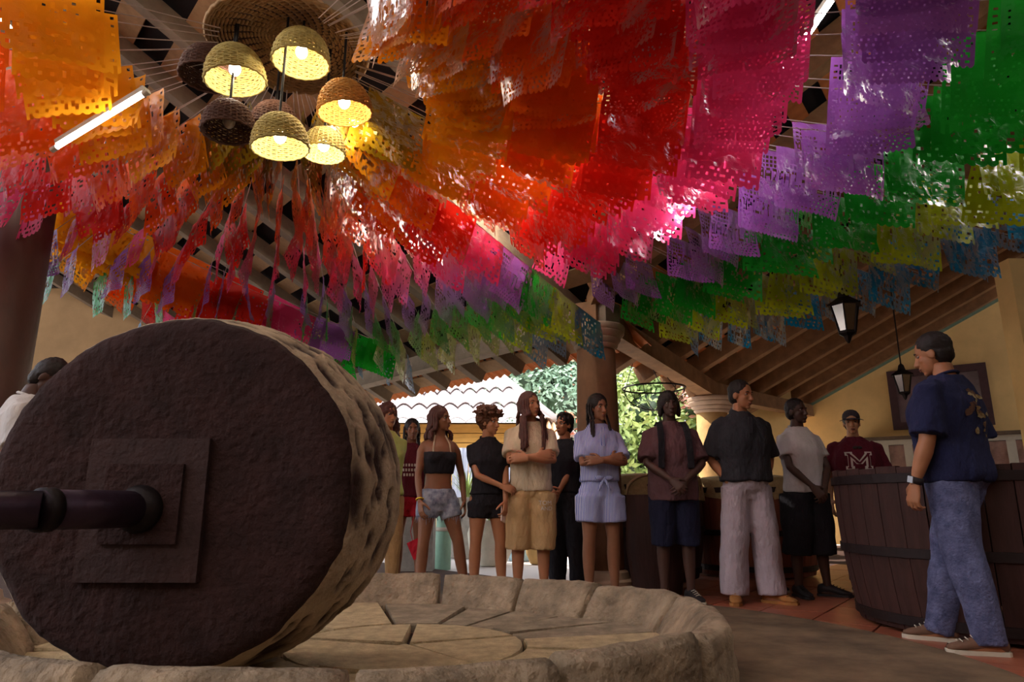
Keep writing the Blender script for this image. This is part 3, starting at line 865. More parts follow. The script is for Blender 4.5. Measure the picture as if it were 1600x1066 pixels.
# ------------------------------------------------------------------ people
SKIN = {}
def skinmat(n, c):
    return mat('skin_' + n, c, .5, .08, 12, .08, spec=.35)
def cloth(n, c, var=.12, scale=20, rough=.9):
    return mat('cloth_' + n, c, rough, var, 5, .75, sheen=.0, bdist=.02, stretch=(1.5, 1.5, .8))
def ik(S, T, l1, l2, pole):
    S = np.array(S, float); T = np.array(T, float); d = T - S; L = np.linalg.norm(d)
    L2 = min(L, (l1 + l2) * .999); d = d / L; T = S + d * L2
    a = (l1 * l1 - l2 * l2 + L2 * L2) / (2 * L2); h = math.sqrt(max(0, l1 * l1 - a * a))
    p = np.array(pole, float); p = nrm(p - d * np.dot(p, d))
    return S + d * a + p * h, T
HANDS = {}
def hand_mesh(curl):
    """right hand, palm down (-z), fingers +y, thumb at -x, wrist at origin"""
    if curl in HANDS: return HANDS[curl]
    g = G()
    pal = []
    for y, w, t in ((-.02, .027, .019), (.0, .029, .018), (.03, .036, .0165), (.06, .041, .0145), (.085, .041, .012), (.096, .037, .009)):
        a = np.arange(14) * 2 * PI / 14
        pal.append(np.stack([np.cos(a) * w + .002, np.full(14, y), np.sin(a) * t], 1))
    g.rings(pal)
    for x, l, y0, sp in ((-.031, .070, .09, -.10), (-.0105, .079, .095, -.03), (.0105, .073, .093, .04), (.031, .057, .086, .12)):
        p = np.array([x, y0 - .02, 0.0]); ang = 0.0; pts = [p.copy(), np.array([x, y0, 0])]
        for f, c in ((.45, .55), (.31, .75), (.24, .6)):
            ang += curl * c * 1.25
            d = np.array([sp, math.cos(ang), -math.sin(ang)])
            pts.append(pts[-1] + d * l * f)
        g.tube(pts, [.0095, .0095, .009, .0082, .0072], 9, round_=True)
    p0 = np.array([-.022, .012, -.004])
    d1 = nrm([-.72, .62, -.32]); d2 = nrm([-.40, .82, -.42 - curl * .25]); d3 = nrm([-.12, .88, -.48 - curl * .3])
    g.tube([p0, p0 + d1 * .042, p0 + d1 * .042 + d2 * .032, p0 + d1 * .042 + d2 * .032 + d3 * .026], [.015, .0125, .0108, .009], 9, round_=True)
    V, F = fuse_arrays(g, .0048, 2, .5)
    HANDS[curl] = (V, F); return V, F
HEADS = {}
def head_mesh(fem):
    """head around the origin = skull centre, y forward; about .225 tall"""
    if fem in HEADS: return HEADS[fem]
    k = .94 if fem else 1.0
    g = G()
    g.ell((0, -.012, .025), (.072 * k, .094, .092), 20, 14)
    g.ell((0, .026, -.03), (.058 * k, .062, .082), 18, 12)
    g.ell((0, .028, -.068), (.05 * k, .056, .042), 16, 10)
    g.ell((0, .066, -.098), (.022 * k, .02, .016), 12, 8)
    g.ell((0, .07, .022), (.048 * k, .018, .011), 14, 8)
    for s in (-1, 1):
        g.ell((s * .034 * k, .058, -.022), (.022, .022, .02), 12, 8)
        g.ell((s * .073 * k, -.008, -.012), (.009, .022, .031), 12, 8, Matrix.Rotation(s * .25, 3, 'Z'))
    g.tube([(0, .082, .012), (0, .092, -.012), (0, .104, -.033)], [.009, .0105, .0135], 10, round_=True)
    for s in (-1, 1): g.ell((s * .012, .092, -.037), (.009, .011, .008), 8, 6)
    g.ell((0, .084, -.06), (.025 * k, .0125, .0085), 12, 7); g.ell((0, .081, -.073), (.021 * k, .012, .0085), 12, 7)
    V, F = fuse_arrays(g, .0062, 3, .5)
    # eye sockets
    for s in (-1, 1):
        c = np.array([s * .031 * k, .082, .008])
        w = np.exp(-(((V - c) / np.array([.016, .02, .012])) ** 2).sum(1)); V[:, 1] -= .008 * w
    HEADS[fem] = (V, F); return V, F

def person(label, X, Y, H, az, skin, fem=False, head=(0, 0), build=1.0, arms='hang', stance=None, hair=None, hairm=None, top=None, bottom=None, shoe=None, extra=None, lean=0.0, cat='person'):
    """az: direction faced (0 = +Y, 90 = +X); head = (turn to own left+, nod down+) in degrees"""
    t = thing('person', (X, Y, 0), label, cat)
    s = H / 1.75
    ca, sa = math.cos(R(az)), math.sin(R(az))
    rt = np.array([ca, -sa, 0]); fw = np.array([sa, ca, 0])
    def Wd(P):
        P = np.asarray(P, float).reshape(-1, 3) * s
        z = P[:, 2:3]; y = P[:, 1:2] + lean * np.maximum(z - .9 * s, 0)
        return np.array([X, Y, 0]) + P[:, 0:1] * rt + y * fw + z * np.array([0, 0, 1.0])
    wsh = (.158 if fem else .178) * build; whip = (.158 if fem else .15) * (.5 + build * .5)
    wst = (.118 if fem else .138) * build; wch = (.148 if fem else .168) * build
    st = stance or {'R': (.11, 0, 12), 'L': (-.11, 0, -12)}
    torso = [(0, .0, .835, whip * .72, .075), (0, -.005, .86, whip * .98, .108), (0, -.008, .93, whip, .115 * build), (0, 0, 1.03, wst * 1.03, .098 * build), (0, .004, 1.10, wst, .094 * build), (0, .006, 1.2, wch * .95, .108 * build), (0, .006, 1.29, wch, .118 * build), (0, -.002, 1.37, wch * .97, .108 * build), (0, -.012, 1.425, wsh * .78, .085), (0, -.02, 1.462, .088, .068), (0, -.018, 1.485, .066, .06), (0, -.012, 1.51, .056, .056), (0, -.002, 1.57, .052, .055)]
    def ring(cx, cy, z, rx, ry, n=24):
        a = np.arange(n) * 2 * PI / n
        c_, s_ = np.cos(a), np.sin(a)
        e = .86
        return np.stack([cx + rx * np.sign(c_) * np.abs(c_) ** e, cy + ry * np.sign(s_) * np.abs(s_) ** e, np.full(n, z)], 1)
    g = G(); g.rings([ring(*q) for q in torso])
    if fem and top != 'none':
        for q in (-1, 1): g.ell((q * .07, .085, 1.265), (.062, .052, .06), 14, 10)
    LG = {}
    for k, sx in (('R', 1), ('L', -1)):
        fx, fy, fyaw = st[k]
        hip = np.array([sx * .085, 0, .90]); ank = np.array([fx, fy - .02, .085])
        kb = .012 if abs(fy) < .05 else .03
        knee = (hip + ank) / 2 + np.array([sx * .008, kb, .035])
        LG[k] = (hip, knee, ank, R(fyaw) * -1)
        th = .086 * (.6 + .4 * build) * (1.04 if fem else 1)
        g.tube([hip + (0, 0, .02), hip * .62 + knee * .38, hip * .25 + knee * .75, knee, knee * .72 + ank * .28 + (0, -.014, 0), knee * .5 + ank * .5 + (0, -.014, 0), knee * .15 + ank * .85, ank], [th, th * .92, .064, .054, .056, .051, .036, .036], 16, round_=True)
        fd = np.array([math.sin(LG[k][3]) * -1, math.cos(LG[k][3]), 0])
        g.tube([ank + (0, 0, -.045) - fd * .035, ank + (0, 0, -.04) + fd * .05, ank + (0, 0, -.055) + fd * .13, ank + (0, 0, -.06) + fd * .175], [.036, .038, .034, .022], 12, round_=True)
    # arms
    SH = {'R': np.array([wsh, -.012, 1.385]), 'L': np.array([-wsh, -.012, 1.385])}
    AP = {'hang': dict(R=((wsh + .075, .03, .87), (.5, -1, 0), (.02, .12, -1), (1, .25, 0), .42), L=((-wsh - .075, .03, .87), (-.5, -1, 0), (-.02, .12, -1), (-1, .25, 0), .42)),
          'clasp': dict(R=((.055, .215, .985), (1, -.25, -.1), (-.55, .35, -.75), (.45, .8, .3), .7), L=((-.06, .2, .98), (-1, -.25, -.1), (.6, .35, -.7), (-.35, .8, .35), .6)),
          'clasplow': dict(R=((.06, .21, .94), (1, -.25, -.1), (-.5, .25, -.8), (.45, .8, .3), .7), L=((-.07, .195, .935), (-1, -.25, -.1), (.55, .3, -.75), (-.35, .8, .35), .6)),
          'cross': dict(R=((-.06, .205, 1.19), (1, .05, -.75), (-.85, -.45, .1), (.3, .9, .2), .75), L=((.05, .25, 1.165), (-1, .05, -.75), (.9, -.4, .0), (-.3, .9, .2), .7)),
          'pocket': dict(R=((.148, .03, .915), (1, -1, .1), (-.3, .0, -1), (1, .2, .1), .2), L=((-.148, .03, .915), (-1, -1, .1), (.3, .0, -1), (-1, .2, .1), .2)),
          'hold': dict(R=((-.09, .20, 1.03), (1, -.1, -.3), (-.9, .25, -.25), (.2, .8, .55), .8), L=((-.12, .2, .86), (-1, -.4, 0), (.12, .35, -.95), (-.7, .7, .1), .75)),
          'grab': dict(R=((.10, .235, .98), (1, -.5, -.3), (-.9, .3, -.3), (.2, .9, .3), .8), L=((wsh * .35, .21, .85), (-1, -.3, 0), (.5, .3, -.8), (-.4, .8, .2), .6)),
          'low': dict(R=((wsh + .04, .12, .87), (.5, -1, 0), (-.1, .25, -1), (1, .3, 0), .5), L=((-wsh - .09, .02, .88), (-.6, -1, 0), (-.1, .12, -1), (-1, .25, 0), .5)),
          'walk': dict(R=((wsh + .07, .12, .9), (.5, -1, 0), (.02, .3, -1), (1, .25, 0), .6), L=((-wsh - .06, .10, .87), (-.5, -1, 0), (.0, .15, -1), (-1, .3, 0), .75))}[arms]
    AR = {}
    lu, lf = .285, .255
    for k, sx in (('R', 1), ('L', -1)):
        tg, pole, fdir, dor, curl = AP[k]
        el, wr = ik(SH[k], tg, lu, lf, pole)
        AR[k] = (SH[k], el, wr, fdir, dor, curl)
        ab = .9 if fem else build
        S_ = SH[k]
        g.tube([S_ + (-sx * .03, 0, .005), S_ * .8 + el * .2, S_ * .4 + el * .6, el, el * .72 + wr * .28, el * .35 + wr * .65, wr], [.052 * ab, .05 * ab, .041 * ab, .036 * ab, .039 * ab, .031 * ab, .0245], 14, round_=True)
    V, F = fuse_arrays(g, .0125, 3, .5)
    VV = [V]; FF = list(F); off = len(V)
    hs = .98 if fem else 1.05
    for k, sx in (('R', 1), ('L', -1)):
        S_, el, wr, fdir, dor, curl = AR[k]
        hv, hf = hand_mesh(curl)
        y_ = nrm(nrm(fdir) * .75 + nrm(wr - el) * .45); z_ = nrm(np.array(dor, float) - y_ * np.dot(dor, y_)); x_ = np.cross(y_, z_)
        hv = hv.copy()
        if sx < 0: hv[:, 0] *= -1
        P_ = wr + (hv[:, 0:1] * x_ + hv[:, 1:2] * y_ + hv[:, 2:3] * z_) * hs
        VV.append(P_); FF += [tuple(i + off for i in (f if sx > 0 else f[::-1])) for f in hf]; off += len(P_)
        AR[k] = AR[k] + ((x_, y_, z_),)
    HC = np.array([0, .012, 1.634])
    Rh = Matrix.Rotation(R(head[0]), 3, 'Z') @ Matrix.Rotation(-R(head[1]), 3, 'X')
    Rh = np.array(Rh); piv = HC + np.array([0, -.01, -.09])
    hsz = 1.0
    def Hd(P): return (np.asarray(P, float).reshape(-1, 3) * hsz + HC - piv) @ Rh.T + piv
    hv, hf = head_mesh(fem)
    P_ = Hd(hv); VV.append(P_); FF += [tuple(i + off for i in f) for f in hf]
    body = mk('body', Wd(np.concatenate(VV)), FF, skin, t, smooth=True)
    # face details
    kf = .94 if fem else 1.0
    dark = mat('eye_dark', (26, 18, 16), .2, .05, 5, 0); wht = mat('eye_white', (150, 138, 130), .3, .03, 5, 0)
    lip = mat('lips_' + skin.name, {'skin_dark': (66, 40, 38), 'skin_deep': (88, 52, 46)}.get(skin.name.split('.')[0], (122, 72, 62)), .45, .05, 5, 0)
    for q in (-1, 1):
        gg = G(); gg.ell((q * .031 * kf, .0655, .006), (.0135, .0105, .0082), 12, 8); e_ = mk('eye', Wd(Hd(gg.V)), gg.F, wht, t, smooth=True)
        gg = G(); gg.ell((q * .031 * kf, .0725, .006), (.006, .005, .006), 10, 6); mk('iris', Wd(Hd(gg.V)), gg.F, dark, e_, smooth=True)
        gg = G(); gg.tube([(q * .015, .083, .024), (q * .032, .081, .029), (q * .047, .07, .024)], [.003, .0045, .002], 6); mk('eyebrow', Wd(Hd(gg.V)), gg.F, hairm or dark, t, smooth=True)
    gg = G(); gg.tube([(-.022 * kf, .083, -.066), (-.008, .0945, -.063), (0, .0955, -.0645), (.008, .0945, -.063), (.022 * kf, .083, -.066)], [.002, .0055, .0055, .0055, .002], 7); gg.tube([(-.018 * kf, .083, -.071), (0, .0935, -.0735), (.018 * kf, .083, -.071)], [.002, .006, .002], 7)
    mk('lips', Wd(Hd(gg.V)), gg.F, lip, t, smooth=True)
    # hair
    def hairpart(gg, name='hair', amp=.006, fr=38, vox=.009, sm=1):
        V, F = fuse_arrays(gg, vox, sm, .5)
        V = wobble(V, F, amp, fr, X * 3)
        return mk(name, Wd(Hd(V)), F, hairm, t, smooth=True)
    def strands(rows, zend, rad, spread, front, seed, tipm=None, name='braid'):
        rs = np.random.RandomState(seed)
        for i, (a, ph) in enumerate(rows):
            x0, y0 = .074 * math.sin(a), -.02 + .095 * math.cos(a)
            p = [np.array([x0 * math.cos(ph) * .8, y0 * math.cos(ph) * .8 - .01, .028 + .088 * math.sin(ph)])]
            p.append(np.array([x0 * 1.14, y0 * 1.03 - .012, .03])); 
            ze = zend + rs.uniform(-.03, .03)
            fx = x0 * 1.0; out = spread
            xx = (abs(x0) + out) * (1 if x0 >= 0 else -1); yy = y0 * .8 + (front if y0 > -.03 else -.05)
            p.append(np.array([x0 * 1.18, y0 * .95 - .005, -.05]))
            p.append(np.array([xx * .95 + rs.uniform(-.01, .01), yy * .8, -.13])); p.append(np.array([xx * 1.05 + rs.uniform(-.015, .015), yy + .012, (-.13 + ze) * .55])); p.append(np.array([xx + rs.uniform(-.02, .02), yy + .018 + rs.uniform(-.008, .008), ze]))
            # refine and knot the strand
            q = []; rr_ = []
            for j in range(len(p) - 1):
                for w in range(5):
                    u = w / 5; q.append(p[j] * (1 - u) + p[j + 1] * u)
            q.append(p[-1])
            q = np.array(q); q[1:-1] = (q[:-2] + q[1:-1] * 2 + q[2:]) / 4
            rr_ = [rad * (1 + .22 * (j % 2)) * (1 - .35 * (j / len(q)) ** 3) for j in range(len(q))]
            hq = Hd(q); low = q[:, 2] < -.1
            hq[low] = (hq[low] * .35 + (q[low] + HC) * .65)
            gg = G(); gg.tube(hq, rr_, 6)
            mk(name, Wd(gg.V), gg.F, hairm, t, smooth=True)
    def cap(gg, dz=0, k=1.0, dy=0):
        k *= 1.05
        gg.ell((0, -.027 + dy, .04 + dz), (.0785 * k, .094 * k, .088 * k), 20, 14); gg.ell((0, -.05, -.008), (.07 * k, .062 * k, .075 * k), 16, 10)
    if hair == 'short':
        gg = G(); cap(gg); hairpart(gg, amp=.005, fr=60)
    elif hair == 'curlytop':
        gg = G(); cap(gg, .006, 1.03); gg.ell((0, .02, .10), (.06, .05, .035), 14, 8); hairpart(gg, amp=.012, fr=45)
    elif hair == 'afro':
        gg = G(); cap(gg, .0, 1.04); gg.ell((0, -.03, .085), (.122, .112, .085), 18, 12); gg.ell((0, -.06, .03), (.115, .085, .085), 18, 12)
        rs = np.random.RandomState(3)
        for k in range(110):
            d = nrm(rs.normal(size=3)); d[2] = abs(d[2]) * .9 - .1
            c = np.array([0, -.03, .08]) + d * np.array([.118, .108, .08]); gg.tube([c, c + d * rs.uniform(.02, .05)], [.014, .009], 6, round_=True)
        hairpart(gg, amp=.012, fr=50, vox=.008)
    elif hair in ('braids', 'dreads', 'locs', 'box'):
        gg = G(); cap(gg, .0, 1.03); hairpart(gg, amp=.004, fr=70)
        A = {'braids': ([(a, ph) for a in (-2.6, -2.2, -1.9, -1.6, -1.3, 1.3, 1.6, 1.9, 2.2, 2.6, 3.1) for ph in (.5, .9)], -.30, .0085, .012, .02),
             'dreads': ([(a, ph) for a in (-2.5, -2.2, -1.9, -1.65, -1.4, -1.15, -.9, -.7, .7, .9, 1.15, 1.4, 1.65, 1.9, 2.2, 2.5) for ph in (.35, .7, 1.05)], -.40, .0125, .034, .085),
             'locs': ([(a, ph) for a in (-3.0, -2.7, -2.4, -2.1, -1.85, -1.6, -1.35, 1.2, 1.45, 1.7, 1.95, 2.2, 2.5, 2.8) for ph in (.2, .55, .85, 1.1)], -.18, .0145, .045, .012),
             'box': ([(a, ph) for a in (-2.6, -2.2, -1.8, -1.4, 1.2, 1.5, 1.9, 2.3, 2.7, 3.1) for ph in (.5, .9)], -.31, .009, .014, .07)}[hair]
        strands(A[0], A[1], A[2], A[3], A[4], int(X * 100) + 500)
    elif hair == 'bob':
        gg = G(); cap(gg, 0, 1.07)
        gg.ell((0, .045, .045), (.062, .04, .032), 14, 8)
        for q in (-1, 1): gg.tube([(q * .07, -.02, .03), (q * .08, -.01, -.03), (q * .082, 0, -.085)], [.03, .028, .02], 10, round_=True)
        gg.tube([(0, -.09, .03), (0, -.095, -.08)], [.05, .035], 10, round_=True)
        hairpart(gg, amp=.005, fr=40)
    elif hair == 'longcurl':
        gg = G(); cap(gg, 0, 1.1)
        for q in (-1, 0, 1): gg.tube([(q * .07, -.05, .03), (q * .1, -.05, -.1), (q * .11, -.04, -.22)], [.05, .055, .04], 10, round_=True)
        hairpart(gg, amp=.022, fr=26)
    elif hair == 'wrap':
        gg = G(); cap(gg, .004, 1.12); gg.ell((0, -.11, .01), (.045, .035, .05), 12, 8)
        V, F = fuse_arrays(gg, .009, 2, .5); mk('head_wrap', Wd(Hd(V)), F, extra['wrapm'], t, smooth=True)
    elif hair == 'cap':
        gg = G(); cap(gg, -.012, 1.0); hairpart(gg, amp=.003)
        gg = G(); gg.lathe((0, -.012, .042), [(.082, 0), (.083, .02), (.076, .05), (.056, .078), (.028, .092), (.004, .095)], 24); c_ = mk('cap_crown', Wd(Hd(gg.V)), gg.F, extra['capm'], t, smooth=True)
        V = []; F = []
        for i in range(9):
            a = (i / 8 - .5) * 2.2
            for r, dz in ((.078, .004), (.118, -.002), (.15, -.012)):
                rx = .078 + (r - .078) * (math.cos(a) ** .5 if math.cos(a) > 0 else 0)
                V.append((rx * math.sin(a) * .98, -.012 + rx * math.cos(a), .044 + dz - .012 * math.sin(a) ** 2))
        V = V + [(x, y, z - .006) for x, y, z in V]
        n = 27
        for i in range(8):
            for j in range(2):
                F.append((i * 3 + j, i * 3 + j + 1, i * 3 + j + 4, i * 3 + j + 3)); F.append((n + i * 3 + j, n + i * 3 + j + 3, n + i * 3 + j + 4, n + i * 3 + j + 1))
            F.append((i * 3 + 2, n + i * 3 + 2, n + i * 3 + 5, i * 3 + 5))
        mk('cap_brim', Wd(Hd(V)), F, extra['capm'], t, smooth=False)
    # clothes
    def inflate(q, dx, dy): return (q[0], q[1], q[2], q[3] + dx, q[4] + dy)
    def interp(z):
        zs = [q[2] for q in torso]
        return tuple(float(np.interp(z, zs, [q[i] for q in torso])) if i != 2 else z for i in range(5))
    def garment(name, gg, m, amp=.008, fr=9, vox=.0125, sm=3, stretch=(1.6, 1.6, .8)):
        V, F = fuse_arrays(gg, vox, sm, .5)
        V = wobble(V, F, amp, fr, X * 2.7 + len(name), stretch); V = wobble(V, F, amp * .45, fr * 2.4, X + 5, stretch)
        return mk(name, Wd(V), F, m, t, smooth=True)
    shirt = None
    if top and top != 'none':
        kind, mtop, hem, loose, sl = top
        gg = G()
        if kind == 'crop':
            zs = np.linspace(1.125, 1.325, 7); gg.rings([ring(*inflate(interp(z), .013, .013)) for z in zs])
            for q in (-1, 1): gg.ell((q * .07, .09, 1.265), (.066, .055, .058), 14, 10)
            shirt = garment('crop_top', gg, mtop, .003, 14, .011)
            for q in (-1, 1):
                gg = G(); gg.tube([(q * .085, .105, 1.30), (q * .075, .085, 1.40), (q * .05, .03, 1.475), (q * .03, -.05, 1.49)], .008, 6); mk('halter_strap', Wd(gg.V), gg.F, extra['strapm'], t, smooth=True)
        else:
            zs = [hem, hem + .04, hem + .1] + list(np.linspace(hem + .18, 1.40, 7)) + [1.43, 1.455, 1.478, 1.492]
            rr_ = []
            for z in zs:
                q = interp(max(z, .86)); q = (q[0], q[1], z, q[3], q[4])
                l_ = loose * (1.0 if z < 1.25 else max(.3, 1 - (z - 1.25) / .2))
                wmin = min(wch * .93 + l_, wsh + .012) if 1.0 < z < 1.3 else 0
                rr_.append(ring(*(q[0], q[1] + (.006 if z < 1.3 else 0), z, min(max(q[3] + .012 + l_, wmin), wsh + .02 + .3 * l_), q[4] + .014 + l_ * .7)))
            gg.rings(rr_)
            if fem:
                for q in (-1, 1): gg.ell((q * .07, .09, 1.265), (.068, .058, .062), 14, 10)
            for k, sx in (('R', 1), ('L', -1)):
                S_, el, wr = AR[k][:3]
                e_ = S_ + (el - S_) * sl; m_ = S_ + (el - S_) * sl * .5
                r0 = .055 if fem else .061 * build
                dn = np.array([0, 0, -.012 * loose / .03])
                gg.tube([S_ + (-sx * .05, 0, .012), S_ + (0, 0, -.002), m_ + dn, e_ + dn], [r0 * .95, r0, r0 * .95 + loose * .35, r0 * .88 + loose * .7], 16)
            shirt = garment('shirt', gg, mtop, .006 + loose * .12, 8)
            gg = G(); a = np.linspace(0, 2 * PI, 25)[:-1]
            gg.tube([(.073 * math.cos(q), -.014 + .066 * math.sin(q), 1.488 - .022 * math.sin(q)) for q in a], .0085, 6, closed=True)
            mk('neckband', Wd(gg.V), gg.F, mtop, t, smooth=True)
            if kind == 'polo' or kind == 'button':
                for q in (-1, 1):
                    V = [(q * .012, .075, 1.425), (q * .07, .055, 1.40), (q * .085, .0, 1.47), (q * .07, -.05, 1.497), (q * .05, -.06, 1.515), (q * .058, .0, 1.51), (q * .045, .045, 1.485)]
                    V = V + [(x * 1.03, y + .012 * (1 if y > 0 else -1), z + .006) for x, y, z in V]
                    n = 7; F = [tuple(range(n)), tuple(range(2 * n - 1, n - 1, -1))] + [(i, (i + 1) % n, n + (i + 1) % n, n + i) for i in range(n)]
                    mk('collar', Wd(V), F, mtop, t)
                gg = G(); gg.box((0, .134 * build + loose * .6, 1.37), (.03, .008, .13 if kind == 'polo' else .16)); mk('placket', Wd(gg.V), gg.F, mtop, t)
    bot = None
    if bottom:
        kind, mb, zend, loose = bottom[:4]; zw = bottom[4] if len(bottom) > 4 else 1.02
        gg = G(); zs = np.linspace(.79, zw, 7)
        gg.rings([ring(*inflate(interp(z), .012 + loose * .3 * (1 if z < .95 else .4), .014 + loose * .3 * (1 if z < .95 else .4))) for z in zs])
        for k, sx in (('R', 1), ('L', -1)):
            hip, knee, ank, yw = LG[k]
            def leg(z):
                if z > knee[2]: u = (hip[2] - z) / (hip[2] - knee[2]); return hip + (knee - hip) * u
                u = (knee[2] - z) / (knee[2] - ank[2]); return knee + (ank - knee) * u + np.array([0, -.012 * math.sin(u * PI), 0])
            zz = np.linspace(.88, zend, 9); th = .086 * (.6 + .4 * build)
            rad = []
            for z in zz:
                nat = np.interp(z, [.08, .2, .35, .5, .65, .88], [.037, .04, .054, .056, .07, th]) + .01
                rad.append(nat + loose * (1.0 - .25 * (z - zend)) if kind != 'wide' else max(nat + loose * .6, .098 + loose * .4))
            gg.tube([leg(z) for z in zz], rad, 18)
        bot = garment({'shorts': 'shorts', 'pants': 'trousers', 'wide': 'trousers'}[kind], gg, mb, .006 + loose * .08, 8)
    if shoe:
        ms_, msole = shoe[:2]
        for k in ('R', 'L'):
            hip, knee, ank, yw = LG[k]
            fd = np.array([-math.sin(yw), math.cos(yw), 0]); sd = np.array([fd[1], -fd[0], 0])
            c = np.array([ank[0], ank[1], 0])
            def sec(y, w, z0, z1, n=14):
                a = np.arange(n) * 2 * PI / n
                return c + fd * y + sd * (np.cos(a) * w)[:, None] + np.array([0, 0, 1.0]) * ((z0 + z1) / 2 + np.sin(a) * (z1 - z0) / 2)[:, None]
            gg = G(); gg.rings([sec(-.085, .018, .03, .07), sec(-.075, .032, .02, .10), sec(-.03, .038, .018, .118), (sec(.02, .04, .018, .115)), sec(.07, .043, .018, .09), sec(.12, .046, .018, .07), sec(.17, .04, .018, .055), sec(.195, .02, .022, .042)])
            sh = mk('shoe', Wd(gg.V), gg.F, ms_, t, smooth=True)
            gg = G(); prof = [(-.09, .02), (-.075, .037), (0, .04), (.06, .045), (.12, .05), (.17, .044), (.203, .02)]
            lo = [c + fd * y + sd * w for y, w in prof] + [c + fd * y - sd * w for y, w in prof[::-1]]
            gg.rings([np.array(lo), np.array(lo) + (0, 0, .026)]); mk('sole', Wd(gg.V), gg.F, msole, sh)
            gg = G()
            for q in range(4): y = .045 + q * .026; gg.tube([c + fd * y + sd * .024 + (0, 0, .094 - q * .009), c + fd * (y + .01) + (0, 0, .106 - q * .01), c + fd * y - sd * .024 + (0, 0, .094 - q * .009)], .0032, 5)
            mk('laces', Wd(gg.V), gg.F, msole, sh)
    return dict(t=t, W=Wd, H=Hd, AR=AR, LG=LG, shirt=shirt, bot=bot, s=s, rt=rt, fw=fw, ring=ring, interp=interp)

def decal(P, target, verts, faces, m, name, origin, xdir, depth_dir, off=.004):
    """flat print laid onto a garment: verts are (x, z) about origin, cast along depth_dir (local person axes)"""
    me = target.data; c = BASE[target.name]
    bv = BVHTree.FromPolygons([tuple(np.array(v.co) + c) for v in me.vertices], [tuple(p.vertices) for p in me.polygons])
    o = np.array(origin, float); xd = nrm(xdir); dd = nrm(depth_dir)
    V = []
    wd0 = nrm(P['W'](o + dd)[0] - P['W'](o)[0])
    for x, z in verts:
        w = P['W'](o + xd * x + np.array([0, 0, z]) - dd * .4)[0]
        h = bv.ray_cast(Vector(w), Vector(wd0))
        V.append(np.array(h[0]) - wd0 * off if h[0] is not None else None)
    if any(v is None for v in V):
        ok = [v for v in V if v is not None]
        if not ok: return
        V = [v if v is not None else ok[0] for v in V]
    mk(name, V, faces, m, target)
def text_mesh(txt, size, extr=0.0, sub=.006):
    cu = bpy.data.curves.new('t', 'FONT'); cu.body = txt; cu.size = size; cu.align_x = 'CENTER'; cu.align_y = 'CENTER'; cu.resolution_u = 3
    o = bpy.data.objects.new('t', cu); COL.objects.link(o)
    dg = bpy.context.evaluated_depsgraph_get(); me = bpy.data.meshes.new_from_object(o.evaluated_get(dg))
    bpy.data.objects.remove(o)
    import bmesh
    bm = bmesh.new(); bm.from_mesh(me); bmesh.ops.triangulate(bm, faces=bm.faces[:])
    bmesh.ops.subdivide_edges(bm, edges=[e for e in bm.edges if e.calc_length() > size * .25], cuts=2, use_grid_fill=True)
    V = [(v.co.x, v.co.y) for v in bm.verts]; bm.verts.index_update(); F = [tuple(v.index for v in f.verts) for f in bm.faces]
    bm.free(); return V, F
def grid_poly(poly_rects, step):
    V = []; F = []
    for x0, x1, z0, z1 in poly_rects:
        nx, nz = max(1, int((x1 - x0) / step)), max(1, int((z1 - z0) / step)); o = len(V)
        for i in range(nz + 1):
            for j in range(nx + 1): V.append((x0 + (x1 - x0) * j / nx, z0 + (z1 - z0) * i / nz))
        for i in range(nz):
            for j in range(nx): F.append((o + i * (nx + 1) + j, o + i * (nx + 1) + j + 1, o + (i + 1) * (nx + 1) + j + 1, o + (i + 1) * (nx + 1) + j))
    return V, F

def gx(x, Y): return (x - 800) / 1097.0 * Y
S1 = skinmat('deep', (104, 66, 50)); S2 = skinmat('brown', (134, 88, 64)); S3 = skinmat('tan', (168, 112, 80)); S4 = skinmat('light', (186, 132, 98)); S5 = skinmat('dark', (74, 48, 40))
HB = mat('black_hair', (34, 24, 24), .55, .3, 40, .3); HBr = mat('brown_hair', (92, 56, 38), .6, .3, 40, .3); HRd = mat('auburn_hair', (84, 50, 44), .6, .3, 40, .3)
C_black = cloth('black', (30, 26, 32)); C_offw = cloth('offwhite', (196, 176, 150)); C_beige = cloth('beige', (188, 152, 108)); C_white = cloth('white', (206, 198, 200)); C_maroon = cloth('maroon', (88, 18, 34)); C_dusk = cloth('dusky_maroon', (92, 62, 66))
C_polo = cloth('charcoal', (44, 42, 48)); C_grey = cloth('grey_chino', (166, 150, 158)); C_navy = cloth('navy', (28, 30, 64)); C_lime = cloth('lime', (190, 200, 120)); C_red = cloth('red', (168, 24, 42))
C_denim = mat('denim', (110, 118, 150), .9, .4, 16, .3, rgb2=(186, 190, 206)); C_denimd = mat('dark_denim', (70, 74, 110), .9, .25, 14, .6, rgb2=(108, 110, 146), bdist=.02)
C_stripe = mat('striped_cotton', (120, 130, 186), .9, .1, 20, .15)
nt = C_stripe.node_tree; b = nt.nodes['Principled BSDF']
tc_ = nt.nodes.new('ShaderNodeTexCoord'); wv = nt.nodes.new('ShaderNodeTexWave'); wv.bands_direction = 'X'; wv.inputs['Scale'].default_value = 26; wv.inputs['Distortion'].default_value = .6
rp_ = nt.nodes.new('ShaderNodeValToRGB'); rp_.color_ramp.elements[0].color = (*lin((96, 108, 176)), 1); rp_.color_ramp.elements[1].color = (*lin((196, 196, 220)), 1); rp_.color_ramp.elements[0].position = .35; rp_.color_ramp.elements[1].position = .75
nt.links.new(tc_.outputs['Object'], wv.inputs[0]); nt.links.new(wv.outputs[1], rp_.inputs[0]); nt.links.new(rp_.outputs[0], b.inputs['Base Color'])
